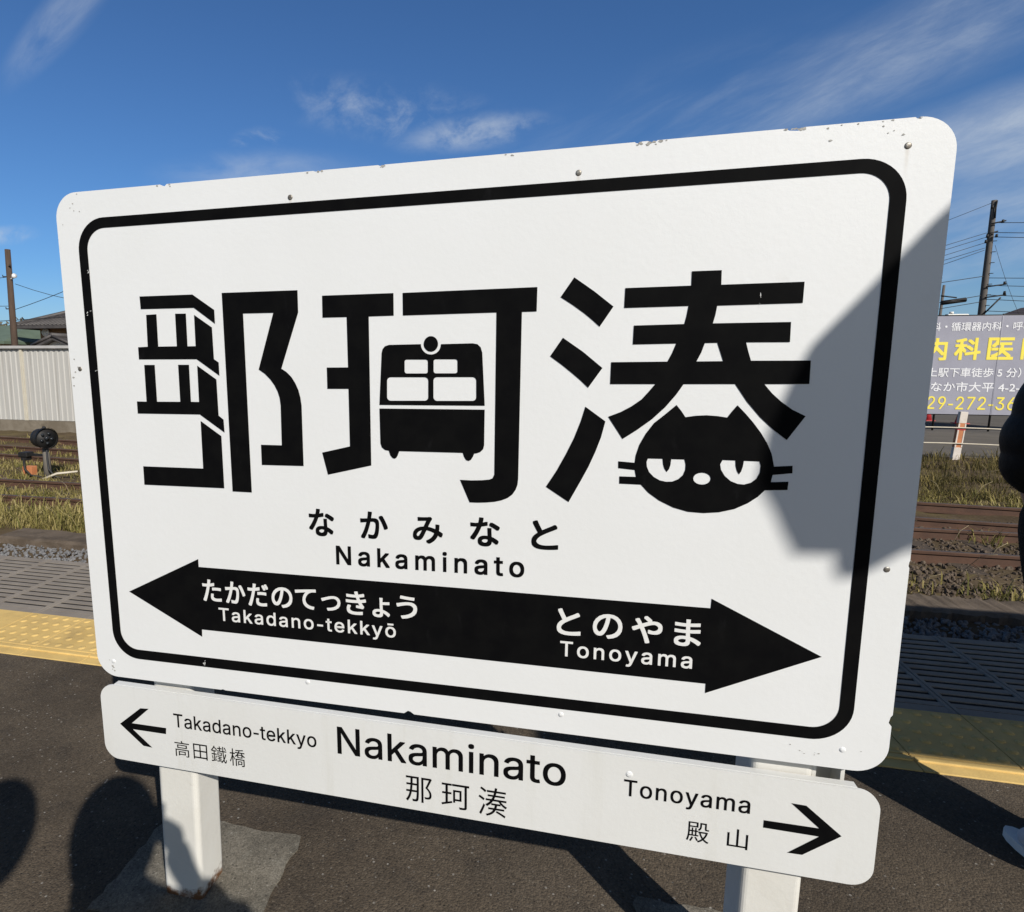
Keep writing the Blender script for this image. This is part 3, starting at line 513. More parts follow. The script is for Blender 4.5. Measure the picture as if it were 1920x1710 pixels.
TXT = [('kana', 'な', [0.4029, 0.4542, 0.8876, 0.9411], 0), ('kana', 'か', [0.5064, 0.5602, 0.8883, 0.9407], 0), ('kana', 'み', [0.608, 0.6641, 0.8856, 0.936], 0), ('kana', 'な', [0.7142, 0.7672, 0.8868, 0.9399], 0), ('kana', 'と', [0.8227, 0.8687, 0.8873, 0.9396], 0), ('roman', 'Nakaminato', [0.4562, 0.8111, 0.8337, 0.8708], 1), ('wkana', 'た', [0.1636, 0.2063, 0.736, 0.7825], 0), ('wkana', 'か', [0.2152, 0.2597, 0.7359, 0.782], 0), ('wkana', 'だ', [0.2653, 0.3103, 0.7346, 0.7818], 0), ('wkana', 'の', [0.3173, 0.362, 0.7361, 0.7787], 0), ('wkana', 'て', [0.3679, 0.412, 0.7378, 0.7795], 0), ('wkana', 'っ', [0.4225, 0.4622, 0.7389, 0.7692], 0), ('wkana', 'き', [0.4734, 0.5143, 0.7355, 0.7826], 0), ('wkana', 'ょ', [0.5268, 0.5613, 0.7347, 0.7738], 0), ('wkana', 'う', [0.5743, 0.6145, 0.7362, 0.7818], 0), ('wroman', 'Takadano-tekkyō', [0.1975, 0.5723, 0.6965, 0.7242], 1), ('wkana', 'と', [0.8695, 0.9105, 0.7332, 0.7824], 0), ('wkana', 'の', [0.931, 0.9802, 0.7336, 0.7786], 0), ('wkana', 'や', [0.9956, 1.0452, 0.7315, 0.7809], 0), ('wkana', 'ま', [1.0642, 1.1065, 0.7327, 0.7809], 0), ('wroman', 'Tonoyama', [0.8762, 1.0952, 0.6932, 0.7215], 1), ('s_roman', 'Takadano-tekkyo', [0.0716, 0.401, 0.4425, 0.474], 1), ('s_kanji', '高', [0.0695, 0.1054, 0.3741, 0.4114], 0), ('s_kanji', '田', [0.115, 0.1487, 0.3745, 0.4103], 0), ('s_kanji', '鐵', [0.1578, 0.1947, 0.3738, 0.4125], 0), ('s_kanji', '橋', [0.2018, 0.2377, 0.3726, 0.4124], 0), ('s_roman', 'Nakaminato', [0.4462, 0.8924, 0.4367, 0.4957], 1), ('s_kanji', '那', [0.5873, 0.6399, 0.3569, 0.4116], 0), ('s_kanji', '珂', [0.6591, 0.7133, 0.3553, 0.4081], 0), ('s_kanji', '湊', [0.7315, 0.7862, 0.352, 0.4128], 0), ('s_roman', 'Tonoyama', [0.9943, 1.2016, 0.4372, 0.4695], 1), ('s_kanji', '殿', [1.1026, 1.1396, 0.3669, 0.406], 0), ('s_kanji', '山', [1.1691, 1.202, 0.3669, 0.4046], 0)]
BTXT = [('bw', '科・循環器内科・呼吸', (11.986, 14.80, 2.408, 2.688), 0), ('by', '内', (11.90, 12.513, 1.45, 2.181), 0), ('by', '科', (12.718, 13.459, 1.467, 2.186), 0),
        ('by', '医', (13.638, 14.372, 1.474, 2.191), 0), ('by', '院', (14.57, 15.268, 1.48, 2.19), 0), ('bw', '上駅下車徒歩 5 分）', (12.02, 14.653, 0.905, 1.22), 0),
        ('bw', 'なか市大平 4-2-', (12.173, 14.666, 0.425, 0.749), 0), ('bn', '29-272-36', (12.122, 14.618, -0.165, 0.268), 0)]
SIGN_ROT = Matrix(((0.99983244, 0.01327484, -0.01260413), (-0.0134054, 0.99985677, -0.01033103), (0.01246518, 0.01049826, 0.99986719))).to_euler()
sign = thing('station_name_sign', 'white station name sign on two posts, with a narrow board under the big one', 'station sign',
             (-0.8459, 1.089, -0.0002), SIGN_ROT)
def notched(x0, x1, z0, z1, r, top=(), bottom=(), right=()):
    p = rrect(x0, x1, z0, z1, r, 10)
    out = []
    for i, a in enumerate(p):
        out.append(a); c = p[(i+1) % len(p)]
        if abs(a[1]-z1) < 1e-6 and abs(c[1]-z1) < 1e-6 and a[0]-c[0] > .3:
            for (x, w, d) in sorted(top, key=lambda q: -q[0]):
                out += [(x+w/2, z1), (x+w*.2, z1-d), (x-w*.25, z1-d*.7), (x-w/2, z1)]
        if abs(a[1]-z0) < 1e-6 and abs(c[1]-z0) < 1e-6 and c[0]-a[0] > .3:
            for (x, w, d) in sorted(bottom):
                out += [(x-w/2, z0), (x-w*.1, z0+d), (x+w*.15, z0+d*.8), (x+w/2, z0)]
        if abs(a[0]-x1) < 1e-6 and abs(c[0]-x1) < 1e-6 and c[1]-a[1] > .3:
            for (z, w, d) in sorted(right):
                out += [(x1, z-w/2), (x1-d, z-w*.2), (x1-d*.6, z+w*.3), (x1, z+w/2)]
    return out
b = MB(); b.prism(notched(-0.1086, 1.3967, 0.5427, 1.5478, 0.048,
    top=((0.1356, 0.014, 0.0035), (0.4434, 0.016, 0.002), (0.5601, 0.012, 0.002), (0.974, 0.01, 0.0025), (0.9955, 0.014, 0.003), (1.1905, 0.026, 0.0045), (1.3478, 0.01, 0.003)),
    bottom=((0.5957, 0.02, 0.006), (0.1954, 0.01, 0.0015)), right=((0.6374, 0.02, 0.0045), (0.8982, 0.012, 0.0015), (1.1179, 0.01, 0.001))), 0.0, 0.014)
board = b.build('name_board', M['white'], sign)
def decal(name, shapes, m, parent, y, merge=True):
    b = MB()
    for i, s in enumerate(shapes): b.flat(s[0], y-0.00004*i, s[1:])
    return b.build(name, m, parent)
b = MB(); b.flat(rrect(-0.0626, 1.3418, 0.5902, 1.4975, 0.061, 12), -0.0008, [rrect(-0.0422, 1.3209, 0.6116, 1.4781, 0.041, 12)])
b.build('border_line', M['black'], board)
decal('kanji_lettering', ART['na'], M['black'], board, -0.0008)
decal('kanji_lettering', ART['ka'], M['black'], board, -0.0008)
decal('train_emblem', ART['train'], M['black'], board, -0.0008)
decal('kanji_lettering', ART['so'], M['black'], board, -0.0008)
decal('cat_emblem', ART['cat'], M['black'], board, -0.0008)
decal('direction_arrow', ART['band'], M['black'], board, -0.0008)

def screw(x, z, parent, r=0.0048):
    b = MB(); n = 14; vs = []
    for (rr_, y) in ((r, 0.0), (r*.9, -.0008), (r*.55, -.0012)):
        vs += [(x+rr_*math.cos(2*math.pi*k/n), y, z+rr_*math.sin(2*math.pi*k/n)) for k in range(n)]
    fs = [(l*n+k, l*n+(k+1) % n, (l+1)*n+(k+1) % n, (l+1)*n+k) for l in range(2) for k in range(n)]+[tuple(2*n+k for k in range(n))]
    b.add(vs, fs, 0, True); b.box(x-r*.5, x+r*.5, -.0016, -.0011, z-.0008, z+.0008)
    return b.build('screw', M['screw'] if parent is board and z > .7 else M['white'], parent)
for x, z in ((0.3901, 1.5069), (0.8861, 1.5094), (1.3372, 1.5106), (-0.0854, 1.2081), (1.3668, 0.8882), (-0.0676, 0.5775), (0.3869, 0.5834), (0.8808, 0.5793), (1.3314, 0.5773)):
    screw(x, z, board)
# chipped paint: small bare flecks along the edge and round the screws
b = MB(); rnd = random.Random(9)
flecks = [(x+rnd.gauss(0, .012), 1.5395-abs(rnd.gauss(0, .0022)), .0016) for x in (0.15, 0.45, 0.57, 0.80, 0.98, 0.99, 1.0, 1.0, 1.18, 1.2, 1.25, 1.30) for _ in range(3)]
flecks += [(-0.0648+rnd.gauss(-.012, .009), 1.2082+rnd.gauss(0, .014), .0016) for _ in range(6)]
flecks += [(-0.0474+rnd.gauss(0, .004), 0.578+rnd.gauss(0, .009), .0019) for _ in range(5)]
flecks += [(1.26+rnd.gauss(0, .035), 1.517+rnd.gauss(0, .008), .0013) for _ in range(4)]
flecks += [(1.27+rnd.gauss(0, .03), 0.585+rnd.gauss(0, .008), .0009) for _ in range(9)]
flecks += [(-0.05+rnd.gauss(0, .012), 1.507+rnd.gauss(0, .014), .0010) for _ in range(6)]
for i, (x, z, r) in enumerate(flecks):
    if not (-.083 < x < 1.381 and .561 < z < 1.5398): continue
    x = .8804+1.0218*(x-.8804); z = 1.215+1.0218*(z-1.215)
    r *= rnd.uniform(.5, 1.4); n = 7
    b.flat([(x+r*rnd.uniform(.5, 1.3)*1.5*math.cos(2*math.pi*k/n), z+r*rnd.uniform(.5, 1.2)*math.sin(2*math.pi*k/n)) for k in range(n)], -0.0004-0.000003*i)
b.build('paint_chips', M['chip'], board)
b = MB(); rnd = random.Random(4)                                # scuffs where the black line is worn through
for (x, z, dx, dz, w) in ((0.1727, 0.6135, 0.0005, 0.013, .0016), (0.1700, 0.611, .001, .007, .0012), (-0.026, 1.395, .002, .012, .0011), (-0.036, 1.315, .001, .006, .002), (-0.029, 1.319, .003, .003, .0012), (-0.028, 1.206, .001, .004, .002), (1.155, 1.3005, -.001, .020, .0010)):
    x = .8804+1.0218*(x-.8804); z = 1.215+1.0218*(z-1.215)
    for q in range(5):
        ox = x+rnd.gauss(0, w*.5); oz = z+rnd.uniform(-dz, dz)*.5; l_ = dz*rnd.uniform(.12, .45); ww = w*rnd.uniform(.2, .6)
        b.flat([(ox-ww, oz-l_*.4), (ox+ww*.4, oz-l_*.5), (ox+ww+dx, oz+l_*.1), (ox+dx, oz+l_*.5), (ox-ww*.6+dx, oz+l_*.3)], -0.0014-.000004*q)
b.build('worn_scuffs', M['strip'], board)

strip = MB()
def skew(poly):                                               # the narrow board hangs a touch out of level
    return [(x, z-0.0055*(x-0.642)/0.751) for x, z in poly]
strip.prism(skew(rrect(-0.1101, 1.3945, 0.3385, 0.5156, 0.035, 10)), 0.0, 0.004)
direction_board = strip.build('direction_board', M['strip'], sign)
b = MB()
b.prism(skew([(-0.0754, 0.512), (1.3602, 0.512), (1.3602, 0.5162), (-0.0754, 0.5162)]), 0.0042, 0.0185)
b.prism(skew([(-0.0754, 0.3414), (1.3602, 0.3414), (1.3602, 0.3454), (-0.0754, 0.3454)]), 0.0042, 0.0185)
b.build('folded_edge', M['strip'], direction_board)
for s in ART['arrows']: decal('arrow', [s], M['black'], direction_board, -0.0006)
screw(1.0023, 0.4799, direction_board, 0.006)

